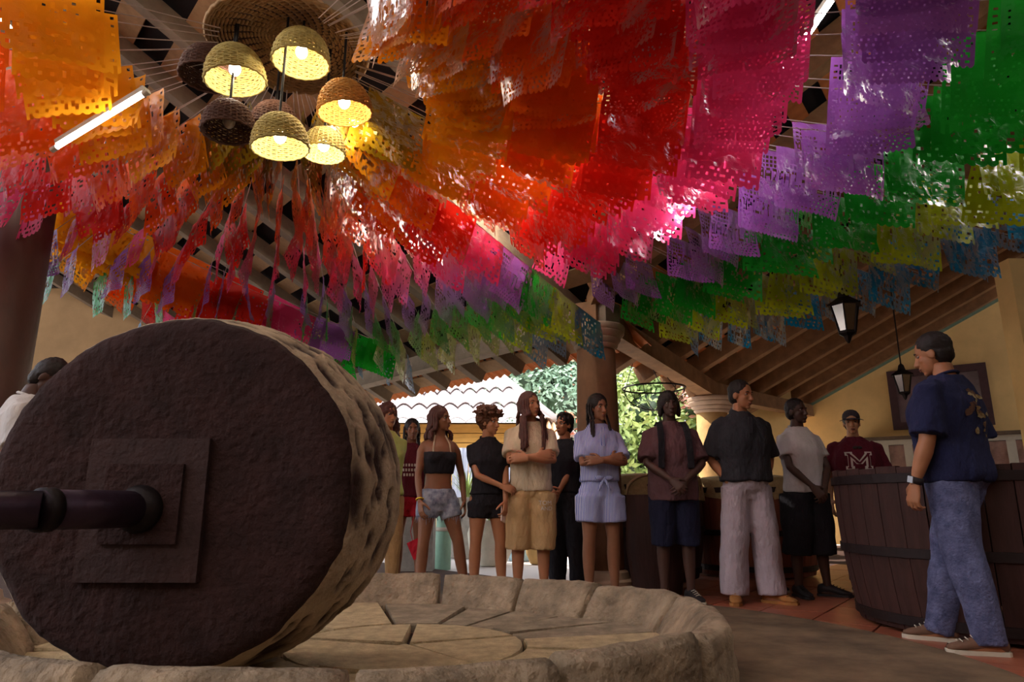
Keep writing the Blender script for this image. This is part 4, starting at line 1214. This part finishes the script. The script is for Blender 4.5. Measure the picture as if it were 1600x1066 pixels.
SH_dark = mat('dark_shoe', (40, 34, 36), .6); SH_white = mat('white_sole', (196, 184, 166), .7, .08); SH_tan = mat('suede_tan', (156, 104, 56), .9, .2); SH_brown = mat('brown_canvas', (112, 82, 66), .9, .2); SH_lt = mat('light_shoe', (190, 182, 176), .7, .1)
PRINT = mat('print_white', (206, 196, 190), .8, .08)

# back row first, left to right
person('man in a grey white tee with head bowed, behind the millstone at left', -3.26, 4.35, 1.74, 62, S5, head=(-10, 26), arms='clasp', hair='short', hairm=HB, top=('tee', cloth('dim_white', (186, 180, 178)), .86, .04, .75), bottom=('pants', C_black, .1, .02), shoe=(SH_dark, SH_white), lean=.24)
person('woman with long auburn curls and lime top, half hidden by the millstone', gx(600, 6.3), 6.3, 1.7, 150, S3, True, head=(10, 0), arms='grab', hair='longcurl', hairm=HRd, top=('tee', C_lime, .9, .015, .45), bottom=('pants', C_beige, .1, .01), shoe=(SH_lt, SH_white))
p_ = person('woman in maroon tee with white print standing behind the denim shorts woman', gx(640, 7.0), 7.0, 1.64, 175, S2, True, head=(12, 0), arms='hang', hair='braids', hairm=HB, top=('tee', C_maroon, .92, .015, .5), bottom=('shorts', C_red, .72, .015), shoe=(SH_lt, SH_white))
for dz, w in ((.05, .09), (.0, .12), (-.05, .10)):
    V, F = grid_poly([(-w + i * .03, -w + i * .03 + .018, dz - .014, dz + .014) for i in range(int(w * 2 / .03))], .01)
    decal(p_, p_['shirt'], V, F, PRINT, 'chest_print', (0, 0, 1.2), (1, 0, 0), (0, -1, 0))
p_ = person('woman in black halter crop top and frayed denim shorts', gx(684, 6.0), 6.0, 1.63, 158, S2, True, head=(42, 0), arms='low', hair='locs', hairm=HRd, stance={'R': (.15, .02, 25), 'L': (-.27, .06, -25)}, top=('crop', C_black, 0, 0, 0), bottom=('shorts', C_denim, .735, .014, .99), shoe=(SH_lt, SH_white), extra=dict(strapm=C_offw))
for k in ('R', 'L'):
    hip, knee, ank, yw = p_['LG'][k]; c = hip + (knee - hip) * ((hip[2] - .74) / (hip[2] - knee[2])); g = G()
    for i in range(30):
        a = 2 * PI * i / 30; q = c + np.array([math.cos(a) * .095, math.sin(a) * .095, .006]); g.tube([q, q + (random.uniform(-.012, .012), random.uniform(-.01, .01), -random.uniform(.02, .075))], [.003, .001], 4)
    mk('frayed_hem', p_['W'](g.V), g.F, C_denim, p_['bot'])
wr = p_['AR']['R'][2]; el = p_['AR']['R'][1]; d_ = nrm(wr - el)
g = G(); c = wr - d_ * .03; u_ = nrm(np.cross(d_, (0, 1, 0))); v_ = np.cross(d_, u_); g.tube([c + (u_ * math.cos(a) + v_ * math.sin(a)) * .032 for a in np.linspace(0, 2 * PI, 17)[:-1]], .006, 6, closed=True); mk('yellow_wristband', p_['W'](g.V), g.F, mat('yellow_band', (226, 200, 60), .6), p_['t'], smooth=True)
# red folder in the hand of the woman behind
c = PY(650, 858, 5.95); th_ = R(-25)
fo = thing('red_folder', c - (0, 0, .1), 'small red folder hanging from the hand of the denim shorts woman', 'folder')
ax_ = (np.array([math.cos(th_), 0, -math.sin(th_)]), np.array([0, 1, 0]), np.array([math.sin(th_), 0, math.cos(th_)]))
g = G(); g.box(c, (.105, .012, .15), ax_); g.build('folder_cover', C_red, fo)
g = G(); g.tube([c + ax_[2] * .075, c + ax_[2] * .12 + (.0, 0, .03), PY(648, 800, 5.95)], .003, 5); g.build('lanyard', C_red, fo)
p_ = person('curly haired woman in black tee and black shorts holding her forearm', gx(762, 6.0), 6.0, 1.6, 165, S3, True, head=(38, 6), arms='hold', hair='afro', hairm=HBr, stance={'R': (.12, 0, 15), 'L': (-.14, .03, -20)}, top=('tee', C_black, .96, .014, .62), bottom=('shorts', C_black, .745, .012), shoe=(SH_lt, SH_white))
x_, y_, z_ = p_['AR']['L'][6]; wr = p_['AR']['L'][2]
ph = thing('phone', p_['W'](wr + y_ * .1)[0], 'pale phone in the hand of the curly haired woman', 'phone')
g = G(); g.box(wr + y_ * .11 - z_ * .02, (.07, .145, .009), (x_, y_, z_)); mk('phone_body', p_['W'](g.V), g.F, mat('phone_pale', (206, 180, 166), .4), ph)
p_ = person('person in white tee, long dreadlocks and beige shorts with arms crossed', gx(829, 6.0), 6.0, 1.76, 178, S3, False, head=(34, -4), build=.95, arms='cross', hair='dreads', hairm=HRd, top=('tee', C_offw, .9, .03, .72), bottom=('shorts', C_beige, .43, .045), shoe=(SH_lt, SH_white))
for sx in (1, -1):
    gg = G(); gg.tube([(p_['LG']['R' if sx > 0 else 'L'][2]) + (0, 0, -.02), p_['LG']['R' if sx > 0 else 'L'][2] + (0, -.004, .10)], [.043, .043], 14); mk('sock', p_['W'](gg.V), gg.F, C_white, p_['t'], smooth=True)
V, F = text_mesh('TOM', .05); decal(p_, p_['bot'], V, F, PRINT, 'leg_print', (-.115, 0, .80), (-1, 0, 0), (0, -1, 0))
V, F = text_mesh('AND', .045); decal(p_, p_['bot'], V, F, PRINT, 'leg_print', (-.125, 0, .755), (-1, 0, 0), (0, -1, 0))
p_ = person('person in black with short dark curls, half hidden behind the striped shirt', gx(884, 6.72), 6.72, 1.66, 205, S3, True, head=(-20, 0), arms='grab', hair='curlytop', hairm=HB, top=('tee', C_black, .95, .02, .6), bottom=('pants', C_black, .1, .04), shoe=(SH_dark, SH_dark))
p_ = person('woman in blue striped shirt and matching shorts with arms crossed', gx(938, 5.9), 5.9, 1.72, 172, S2, True, head=(18, 4), arms='cross', hair='box', hairm=HB, top=('button', C_stripe, 1.0, .03, .78), bottom=('shorts', C_stripe, .66, .04, 1.06), shoe=(SH_lt, SH_white))
g = G(); c = np.array([0, .145, 1.02])
for q in (-1, 1): g.ell(c + (q * .04, 0, .004), (.04, .014, .02), 10, 7); g.tube([c, c + (q * .03, .01, -.05), c + (q * .05, .01, -.1)], [.01, .013, .009], 7)
mk('waist_knot', p_['W'](g.V), g.F, C_stripe, p_['t'], smooth=True)
p_ = person('man in dusky maroon tee with backpack straps and dark bobbed hair', gx(1053, 6.0), 6.0, 1.76, 180, S5, False, head=(4, -2), arms='clasp', hair='bob', hairm=HB, build=1.02, top=('tee', C_dusk, .82, .05, .82), bottom=('shorts', cloth('dark_navy', (22, 22, 46)), .46, .035), shoe=(SH_dark, SH_white))
for sx in (1, -1):
    a = [p_['interp'](z) for z in (1.2, 1.3, 1.4)]
    g = G(); pts = [(sx * .125, .155, 1.08), (sx * .12, .168, 1.22), (sx * .115, .16, 1.32), (sx * .11, .105, 1.43), (sx * .105, .03, 1.48), (sx * .1, -.07, 1.46)]
    V = []; 
    for q in pts: V += [(q[0] - .026, q[1], q[2]), (q[0] + .026, q[1], q[2]), (q[0] + .026, q[1] + .014, q[2] + .006), (q[0] - .026, q[1] + .014, q[2] + .006)]
    g.rings([np.array(V[i * 4:i * 4 + 4]) for i in range(len(pts))]); mk('backpack_strap', p_['W'](g.V), g.F, C_black, p_['t'])
g = G(); g.ell((0, -.21, 1.22), (.15, .085, .22), 16, 12); mk('backpack', p_['W'](g.V), g.F, C_black, p_['t'], smooth=True)
wrapm = mat('striped_wrap', (170, 160, 160), .9, .5, 14, .1, rgb2=(40, 34, 40), stretch=(.3, .3, 3))
person('person with striped head wrap hidden behind the man in the dark polo', gx(1163, 6.75), 6.75, 1.72, 185, S5, False, head=(-20, 0), arms='clasp', hair='wrap', hairm=HB, stance={'R': (.1, 0, 10), 'L': (-.2, -.03, -35)}, top=('tee', C_black, .88, .03, .6), bottom=('pants', C_black, .14, .01), shoe=(SH_dark, SH_white), extra=dict(wrapm=wrapm))
person('man in charcoal polo and loose grey chinos with hands in pockets', gx(1168, 5.95), 5.95, 1.85, 174, S3, False, head=(30, 8), build=1.06, arms='pocket', hair='short', hairm=HB, stance={'R': (.15, .0, 22), 'L': (-.14, .03, -38)}, top=('polo', C_polo, .93, .042, .86), bottom=('wide', C_grey, .065, .03), shoe=(SH_tan, SH_tan))
person('slim man in white tee and long black shorts with hands clasped', gx(1258, 6.35), 6.35, 1.75, 165, S5, False, head=(12, 0), build=.95, arms='clasplow', hair='short', hairm=HB, stance={'R': (.13, 0, 10), 'L': (-.14, .03, -45)}, top=('tee', C_white, .9, .03, .6), bottom=('shorts', C_black, .36, .06), shoe=(SH_dark, SH_dark))
p_ = person('man in dark cap and maroon tee with a large letter M behind the vat', gx(1345, 6.7), 6.7, 1.68, 196, S4, False, head=(-8, 2), build=1.1, arms='hang', hair='cap', hairm=HB, top=('tee', C_maroon, .86, .04, .75), bottom=('pants', C_navy, .1, .02), shoe=(SH_dark, SH_white), extra=dict(capm=cloth('cap_grey', (60, 52, 58))))
def block_m(w, h, st, ser):
    R_ = [(-w, -w + st * 1.75, -h, -h + ser), (w - st * 1.75, w, -h, -h + ser), (-w, -w + st * 1.5, h - ser, h), (w - st * 1.5, w, h - ser, h), (-w + st * .45, -w + st * 1.45, -h, h), (w - st * 1.45, w - st * .45, -h, h)]
    V, F = grid_poly(R_, .012)
    for q in (-1, 1):
        o = len(V)
        for i in range(9):
            u = i / 8; x = q * (w - st * .55) * (1 - u); z = h * .98 - u * h * 1.35
            V += [(x - st * .62, z), (x + st * .62, z)]
        F += [(o + 2 * i, o + 2 * i + 1, o + 2 * i + 3, o + 2 * i + 2) for i in range(8)]
    return V, F
V, F = block_m(.122, .088, .044, .036); decal(p_, p_['shirt'], V, F, PRINT, 'letter_print', (0, 0, 1.245), (-1, 0, 0), (0, -1, 0), .004)
V, F = block_m(.107, .075, .02, .014); decal(p_, p_['shirt'], V, F, C_maroon, 'letter_print', (0, 0, 1.245), (-1, 0, 0), (0, -1, 0), .0075)
g = G()
for q in (-1, 1): g.ell((q * .022, .15, 1.375), (.022, .008, .015), 12, 6)
g.tube([(-.02, .15, 1.385), (0, .156, 1.388), (.02, .15, 1.385)], .003, 5); mk('hung_sunglasses', p_['W'](g.V), g.F, SH_dark, p_['t'], smooth=True)
# the guide, seen from behind at the right
p_ = person('man in navy tee and jeans with a wristwatch, standing with his back turned', gx(1502, 4.12), 4.12, 1.83, -33, S3, False, head=(14, 16), build=1.2, arms='walk', hair='short', hairm=HB, stance={'R': (.08, .26, -22), 'L': (-.12, -.07, -38)}, top=('tee', C_navy, .88, .045, .84), bottom=('pants', C_denimd, .05, .034), shoe=(SH_brown, SH_white))
S_, el, wr = p_['AR']['L'][:3]; d_ = nrm(wr - el); c = wr - d_ * .025; x_, y_, z_ = p_['AR']['L'][6]
g = G(); u_ = nrm(np.cross(d_, (0, 1, 0))); v_ = np.cross(d_, u_)
rg = [np.array([c + d_ * h + (u_ * math.cos(a) + v_ * math.sin(a)) * r for a in np.linspace(0, 2 * PI, 21)[:-1]]) for h, r in ((-.018, .032), (-.018, .037), (.018, .036), (.018, .031))]
g.rings(rg, True, False); wt = mk('watch_strap', p_['W'](g.V), g.F, SH_dark, p_['t'], smooth=True)
g = G(); g.box(c + nrm(z_) * .037, (.035, .035, .01), (x_, y_, z_)); mk('watch_case', p_['W'](g.V), g.F, mat('watch_steel', (150, 146, 150), .3, .05, metal=.8), wt)
# worn gold graphic on the back
GP = [cloth('print_gold', (128, 100, 62)), cloth('print_brown', (96, 66, 52)), cloth('print_cream', (150, 132, 100))]
rb = random.Random(11)
for k in range(34):
    u = rb.uniform(-.14, .12); v = rb.uniform(-.14, .14)
    if abs(u) / .15 + abs(v) / .2 > 1.1: continue
    w, h = rb.uniform(.012, .035), rb.uniform(.008, .022); a = rb.uniform(-.6, .6)
    n = 9; V = [(u, v)] + [(u + w * rb.uniform(.6, 1.2) * math.cos(2 * PI * i / n + a), v + h * rb.uniform(.6, 1.2) * math.sin(2 * PI * i / n)) for i in range(n)]
    decal(p_, p_['shirt'], V, [(0, 1 + i, 1 + (i + 1) % n) for i in range(n)], GP[k % 3], 'back_print', (0.0, 0, 1.27), (1, 0, 0), (0, 1, 0), .004)
# ------------------------------------------------------------------ wicker chandelier
HUB = np.array([-1.43, 3.84, 3.68])
disc_c = PC(452, 74, 4.45)
dt = thing('wicker_disc', disc_c, 'large round woven wicker disc above the cluster of pendant lamps', 'lamp canopy')
Rd = .5
for k in range(22):
    r = .04 + (Rd - .04) * k / 21; n = 30 + int(46 * r / Rd)
    n -= n % 2
    g = G(); g.tube([disc_c + (r * math.cos(2 * PI * i / n), r * math.sin(2 * PI * i / n), .07 * (1 - (r / Rd) ** 2) + (.007 if (i + k) % 2 else -.007)) for i in range(n)], .0115 if k < 21 else .017, 5, closed=True)
    g.build('woven_ring', M_wicker, dt, smooth=True)
for k in range(30):
    a = 2 * PI * k / 30
    g = G(); g.tube([disc_c + (r * math.cos(a), r * math.sin(a), .07 * (1 - (r / Rd) ** 2)) for r in (.05, .2, .35, Rd)], .007, 5); g.build('spoke', M_wicker, dt)
g = G(); g.tube([disc_c + (0, 0, .06), disc_c + (0, 0, .75)], .018, 8); g.build('hanging_rod', M_cord, dt)
g = G(); g.lathe(disc_c + (0, 0, .085), [(.02, .02), (Rd * .95, -.06), (Rd * .96, -.075), (.02, .0)], 40, caps=False); g.build('backing', M_wickerdark, dt)
M_bulb = glow('bulb_glow', (255, 240, 210), 12.0)
M_bulboff = mat('unlit_bulb', (150, 130, 110), .3, .05)
def wick(name, c, lit):
    if name in MATS: return MATS[name]
    m = mat(name, c, .75, .28, 25.0, .3)
    nt = m.node_tree; b = nt.nodes['Principled BSDF']
    b.inputs['Subsurface Weight'].default_value = 0
    return m
def dome_lamp(px, py, wpx, label, colr, lit=True, tilt=(0, 0), zc=4.2):
    dia = wpx * zc / FOC
    c = PC(px, py, zc)                       # centre of the opening
    t = thing('pendant_lamp', c, label, 'lamp')
    m = wick('wicker_%s' % colr, {'green': (176, 156, 92), 'amber': (190, 132, 60), 'dark': (84, 54, 42)}[colr], lit)
    rot = Matrix.Rotation(tilt[0], 3, 'X') @ Matrix.Rotation(tilt[1], 3, 'Y')
    ax = [np.array(rot @ Vector(v)) for v in ((1, 0, 0), (0, 1, 0), (0, 0, 1))]
    rr_ = dia / 2; hh = dia * .62
    g = G(); nrow = 24
    for k in range(nrow):
        u = k / (nrow - 1); b_ = u * PI / 2 * .96
        r = rr_ * (math.cos(b_) ** .8); z = hh * math.sin(b_)
        n = max(10, int(40 * r / rr_)); n -= n % 2
        g.tube([c + ax[0] * (r + (.0035 if (i + k) % 2 else -.0035)) * math.cos(2 * PI * i / n) + ax[1] * (r + (.0035 if (i + k) % 2 else -.0035)) * math.sin(2 * PI * i / n) + ax[2] * z for i in range(n)], (.0074 if k else .010) * dia / .35, 4, closed=True)
    g.build('shade', m, t, smooth=True)
    g = G()
    for k in range(28):
        a = 2 * PI * k / 28
        g.tube([c + (ax[0] * math.cos(a) + ax[1] * math.sin(a)) * rr_ * (max(math.cos(b_), .02) ** .8) + ax[2] * hh * math.sin(b_) for b_ in np.linspace(0, PI / 2 * .96, 8)], .0065, 4)
    g.build('shade_ribs', m, t)
    g = G(); g.tube([c + ax[2] * hh, c + ax[2] * hh + (0, 0, max(.25, disc_c[2] - c[2] - hh + .05))], .008, 6); g.build('cord', M_cord, t)
    g = G(); g.lathe(c + ax[2] * (hh * .62), [(.02, .06), (.024, 0), (.018, -.01)], 12, ax); g.build('socket', M_cord, t)
    g = G(); g.ell(c + ax[2] * (hh * .36), (.036, .036, .045), 14, 10); o = g.build('bulb', M_bulb if lit else M_bulboff, t, smooth=True)
    if lit:
        ld = bpy.data.lights.new('bulb_light', 'POINT'); ld.energy = 3.6; ld.color = (1, .9, .7); ld.shadow_soft_size = .045
        lo = bpy.data.objects.new('bulb_light', ld); link(lo, t); lo.location = ((c + ax[2] * hh * .3) - BASE[t.name]).tolist()
        lo.location.z -= .06
dome_lamp(368, 126, 90, 'lit green tinted wicker lamp, left of the two lamps under the disc', 'green', True, (.05, -.12))
dome_lamp(325, 121, 84, 'dark unlit wicker lamp behind the lit one at the left of the cluster', 'dark', False, zc=4.35)
dome_lamp(470, 98, 86, 'lit wicker lamp right under the middle of the wicker disc', 'green', True)
dome_lamp(539, 176, 82, 'amber coloured lit wicker lamp at the right of the cluster', 'amber', True, (.05, -.1))
dome_lamp(553, 203, 72, 'pale wicker lamp mostly behind the amber lamp', 'green', True, zc=4.6)
dome_lamp(357, 206, 80, 'brown unlit wicker lamp with visible bulb at lower left of the cluster', 'dark', False, (0, -.05), zc=4.1)
dome_lamp(438, 231, 86, 'lit wicker lamp hanging lowest in the middle of the cluster', 'green', True, (.05, -.08), zc=4.05)
dome_lamp(505, 240, 66, 'small lit wicker lamp at the bottom right of the cluster', 'green', True, zc=4.35)
dome_lamp(428, 204, 74, 'dark wicker lamp behind the lowest lit lamp', 'dark', False, zc=4.4)

# ------------------------------------------------------------------ papel picado garlands
FW, FH = .48, .40
FONT = {'M': ['10001', '11011', '10101', '10001', '10001'], 'A': ['01110', '10001', '11111', '10001', '10001'], 'Z': ['11111', '00010', '00100', '01000', '11111'],
        'T': ['11111', '00100', '00100', '00100', '00100'], 'L': ['10000', '10000', '10000', '10000', '11111'], 'N': ['10001', '11001', '10101', '10011', '10001']}
def pattern(kind, nx, nz):
    """True where the sheet is cut away"""
    H = np.zeros((nz, nx), bool)
    x = (np.arange(nx) + .5) / nx * 2 - 1; z = (np.arange(nz) + .5) / nz
    X, Z = np.meshgrid(x, z)
    ix = np.arange(nx); iz = np.arange(nz); IX, IZ = np.meshgrid(ix, iz)
    # border of small holes along the sides and the bottom
    bw = .90
    side = (np.abs(X) > .82) & (np.abs(X) < .92) & (IZ % 3 == 1) & (Z > .06)
    low = (Z > .80) & (Z < .97) & ((IX + (IZ // 2)) % 3 == 1) & (IZ % 2 == 0) & (np.abs(X) < .93)
    H |= side | low
    if kind == 'name':
        gx = (X > -.78) & (X < -.28) & (Z > .1) & (Z < .36)
        H |= gx & (IX % 3 != 0) & (IZ % 3 != 0)
        H |= (X > .3) & (X < .8) & (Z > .1) & (Z < .24) & (IX % 3 != 0) & (IZ % 3 != 0)
        word = 'MAZATLAN'; ls = 5
        tot = len(word) * 6 - 1; x0 = (nx - tot) // 2; z0 = int(nz * .4)
        for k, ch in enumerate(word):
            for r, row in enumerate(FONT[ch]):
                for c, v in enumerate(row):
                    if v == '1':
                        for q in (0, 1):
                            zz = z0 + r * 2 + q; xx = x0 + k * 6 + c
                            if 0 <= xx < nx and zz < nz: H[zz, xx] = True
        H |= (Z > .7) & (Z < .78) & ((IX + IZ * 2) % 5 == 0)
    elif kind == 'agave':
        dx = X; dz = .72 - Z
        ang = np.arctan2(dx * 1.3, dz); rad = np.hypot(dx * 1.3, dz)
        H |= (rad > .14) & (rad < .58) & (np.abs(np.sin(ang * 6.5)) > .86) & (np.abs(ang) < 1.5)
        H |= (np.abs(np.hypot(X * 1.1, (Z - .35)) - .72) < .02) & ((IX + IZ) % 3 != 0)
    elif kind == 'scroll':
        rad = np.hypot(X * 1.25, (Z - .42) * 1.3)
        ang = np.arctan2(X, Z - .42)
        H |= (np.abs(rad - .38) < .05) & (np.sin(ang * 9) > 0)
        H |= (np.abs(rad - .62) < .04) & (np.sin(ang * 15) > .1)
        H |= (rad < .2) & (np.sin(ang * 6) > .5) & (rad > .07)
        H |= (Z > .66) & (Z < .74) & (IX % 4 < 2) & (np.abs(X) < .8)
    else:
        H |= ((IX * 7 + IZ * 13 + (IX * IZ) % 5) % 11 == 0) & (Z > .12) & (np.abs(X) < .8)
        H |= (Z > .3) & (Z < .42) & ((IX // 2 + IZ) % 4 == 0) & (np.abs(X) < .8)
    H[0] = False; H[:, 0] = False; H[:, -1] = False
    return H
def flag_mesh(kind, nx, nz, seed):
    rs = np.random.RandomState(seed)
    H = pattern(kind, nx, nz)
    xs = np.linspace(-FW / 2, FW / 2, nx + 1); zs = np.linspace(0, -FH, nz + 1)
    k1, ph, k2, ph2 = rs.uniform(7, 16), rs.uniform(0, 6.3), rs.uniform(18, 34), rs.uniform(0, 6.3)
    sc_ = 1.0 if nz > 34 else .55
    curl, sidec, tw = rs.uniform(-.10, .10) * sc_, rs.uniform(-.09, .09) * sc_, rs.uniform(-.35, .35) * sc_
    amp = rs.uniform(.008, .022) * sc_
    V = []
    for i, z in enumerate(zs):
        t = -z / FH
        for j, x in enumerate(xs):
            s = x / (FW / 2)
            zz = z
            if i == nz: zz -= .016 * abs(math.sin(j * PI / 3.0))           # scalloped hem
            y = amp * (.25 + t) * math.sin(k1 * x + ph + 1.2 * t) + .004 * math.sin(k2 * x + ph2 + 5 * t) + curl * t * t * .6 + sidec * s * abs(s) * t
            xx = x * (1 - .10 * t * abs(curl) * 6)
            y += math.sin(tw * t) * x * .8
            V.append((xx, y + .006 * noise.noise(Vector((x * 14, z * 14, seed))), zz + .01 * t * math.sin(k1 * x * .7 + ph)))
    F = []; w = nx + 1
    for i in range(nz):
        for j in range(nx):
            if not H[i, j]: F.append((i * w + j, i * w + j + 1, (i + 1) * w + j + 1, (i + 1) * w + j))
    me = bpy.data.meshes.new('paper_flag'); me.from_pydata(V, [], F); me.materials.append(None)
    me.polygons.foreach_set('use_smooth', np.ones(len(F), bool)); me.update()
    return me
def flagmat(name, rgb):
    m = bpy.data.materials.new('flag_' + name); m.use_nodes = True
    nt = m.node_tree; N = nt.nodes; L = nt.links; N.remove(N['Principled BSDF'])
    c = lin(rgb)
    tc = N.new('ShaderNodeTexCoord'); nz = N.new('ShaderNodeTexNoise'); nz.inputs['Scale'].default_value = 11; nz.inputs['Detail'].default_value = 5
    nz.inputs['Distortion'].default_value = .7
    L.new(tc.outputs['Object'], nz.inputs['Vector'])
    bp = N.new('ShaderNodeBump'); bp.inputs['Strength'].default_value = .7; bp.inputs['Distance'].default_value = .02
    L.new(nz.outputs['Fac'], bp.inputs['Height'])
    df = N.new('ShaderNodeBsdfDiffuse'); df.inputs[0].default_value = (*c, 1)
    tr = N.new('ShaderNodeBsdfTranslucent'); tr.inputs[0].default_value = (*c, 1)
    gl = N.new('ShaderNodeBsdfGlossy'); gl.inputs['Roughness'].default_value = .28; gl.inputs[0].default_value = (.7, .68, .72, 1)
    for q in (df, gl): L.new(bp.outputs[0], q.inputs['Normal'])
    m1 = N.new('ShaderNodeMixShader'); m1.inputs[0].default_value = .58
    L.new(df.outputs[0], m1.inputs[1]); L.new(tr.outputs[0], m1.inputs[2])
    fr = N.new('ShaderNodeFresnel'); fr.inputs[0].default_value = 1.24
    L.new(bp.outputs[0], fr.inputs['Normal'])
    m2 = N.new('ShaderNodeMixShader')
    mu = N.new('ShaderNodeMath'); mu.operation = 'MULTIPLY'; mu.inputs[1].default_value = .6
    L.new(fr.outputs[0], mu.inputs[0]); L.new(mu.outputs[0], m2.inputs[0]); L.new(m1.outputs[0], m2.inputs[1]); L.new(gl.outputs[0], m2.inputs[2])
    L.new(m2.outputs[0], N['Material Output'].inputs[0])
    return m
COLS = [('olive', (150, 116, 20), 'scroll'), ('gold', (232, 150, 24), 'scroll'), ('orange', (238, 104, 22), 'plain'), ('red', (226, 46, 30), 'plain'), ('rose', (228, 66, 120), 'plain'),
        ('purple', (156, 92, 172), 'name'), ('green', (34, 158, 44), 'agave'), ('lime', (176, 186, 34), 'agave'), ('blue', (20, 124, 172), 'scroll')]
FM = {n: flagmat(n, c) for n, c, _ in COLS}
NEAR = {k: [flag_mesh(k, 48, 36, 100 + 7 * i + 31 * q) for i in range(5)] for q, k in enumerate(('scroll', 'plain', 'name', 'agave'))}
FAR = {k: [flag_mesh(k, 48 if k == 'name' else 26, 34 if k == 'name' else 20, 500 + 7 * i + 31 * q) for i in range(5)] for q, k in enumerate(('scroll', 'plain', 'name', 'agave'))}
for dct in (NEAR, FAR):
    for l in dct.values():
        for m_ in l: m_.materials[0] = FM['gold']
def roof_z(p): return max(zA(p), zB(p))
def garland(hub, az, rings, cols, label, group, slope, Lmax, rscale=1.0, jit=.06):
    d = np.array([math.sin(R(az)), math.cos(R(az)), 0.0])
    L = Lmax
    # run no further than the eave line, and stay under the roof
    r = 1.0
    while r < Lmax:
        p = hub + d * r
        if not inside(p[0], p[1], .25): L = r; break
        r += .05
    p = hub + d * L
    slope = max(slope, (hub[2] - (roof_z(p) - .27)) / L)
    sc = L / Lmax
    end = hub + d * L; end[2] -= slope * L
    t = thing('paper_flag_garland', hub + d * .3 - np.array([0, 0, slope * .3]), label, 'garland', group)
    drop = random.uniform(-.09, .07)
    sag = random.uniform(.02, .1)
    pt = lambda r: hub + d * r + np.array([0, 0, -slope * r + drop * min(1, r / 1.5) - sag * 4 * (r / L) * (1 - r / L)])
    g = G(); g.tube([pt(r) for r in np.linspace(.42, L, 9)], .0035, 4); g.build('string', M_string, t)
    for k, (cn) in enumerate(cols):
        if not cn: continue
        r = (rings[k] + random.uniform(-jit, jit)) * rscale * min(1, sc * 1.06)
        if r + FW * .3 > L: break
        if random.random() < .035: continue
        p = pt(r); q = pt(r + .05); dd = nrm(q - p)
        kind = [c[2] for c in COLS if c[0] == cn][0]
        dist = np.linalg.norm(p - np.array([0, 0, .8]))
        lib = NEAR if dist < 4.6 else FAR
        me = random.choice(lib[kind])
        yaw = random.gauss(0, R(5)); flip = random.choice((1, 1))
        n_ = nrm(np.cross((0, 0, 1), dd)); up = np.cross(dd, n_)
        M = Matrix((dd * flip, n_ * flip, up)).transposed() @ Matrix.Rotation(yaw, 3, 'Z') @ Matrix.Rotation(random.gauss(0, R(6)), 3, 'X')
        o = place('paper_flag', me, t, p, M, FM[cn])
        s = random.uniform(.92, 1.06)
        o.scale = (s, s, s)
    return t
RINGS = [.80, 1.22, 1.72, 2.26, 2.80, 3.50, 4.08, 4.66, 5.24]
NAMES = [c[0] for c in COLS]
def sector(az):
    if az < -95: return 'overhead, running left from the lamps'
    if az < -40: return 'running from the lamps to the left column'
    if az < 0: return 'running from the lamps to the far left eave'
    if az < 38: return 'running from the lamps to the stone column corner'
    if az < 75: return 'running from the lamps to the right hand rafters'
    return 'running from the lamps to the top right'
ORD = ['first', 'second', 'third', 'fourth', 'fifth', 'sixth', 'seventh', 'eighth', 'ninth', 'tenth', 'eleventh', 'twelfth', 'thirteenth', 'fourteenth', 'fifteenth', 'sixteenth', 'seventeenth', 'eighteenth', 'nineteenth', 'twentieth', 'twenty-first', 'twenty-second', 'twenty-third', 'twenty-fourth', 'twenty-fifth', 'twenty-sixth', 'twenty-seventh', 'twenty-eighth']
az = -126.0; prev = None; idx = 0
while az < 142:
    s_ = sector(az)
    if s_ != prev: prev = s_; idx = 0
    Lm = 5.75
    cols = NAMES
    if abs(az) > 60 or idx % 2: cols = [''] + NAMES[1:]
    if az < -95: Lm = 3.3
    elif az < -40: Lm = 4.3
    garland(HUB, az + random.uniform(-.7, .7), RINGS, cols, '%s rainbow flag string from the left, %s' % (ORD[min(idx, 27)], s_), 'garlands from the wicker lamps', .135, Lm)
    idx += 1
    az += random.choice((2.0, 2.8, 3.2, 3.6)) if az > 35 else random.choice((3.6, 4.2, 4.6, 5.2))
HUB2 = np.array([-4.65, 5.7, 3.8])
R2 = [.75, 1.15, 1.75, 2.35, 2.95, 3.6, 4.2]
k = 0
az = 4.0
while az < 50:
    garland(HUB2, az, R2, ['gold', 'gold', 'orange', 'red', 'rose', 'purple', 'green'], '%s string from the left of the gold to purple flags behind the dark column' % ORD[min(k, 19)], 'garlands behind the left column', .15, 4.5)
    az += random.choice((2.6, 3.4, 4.6, 6)); k += 1
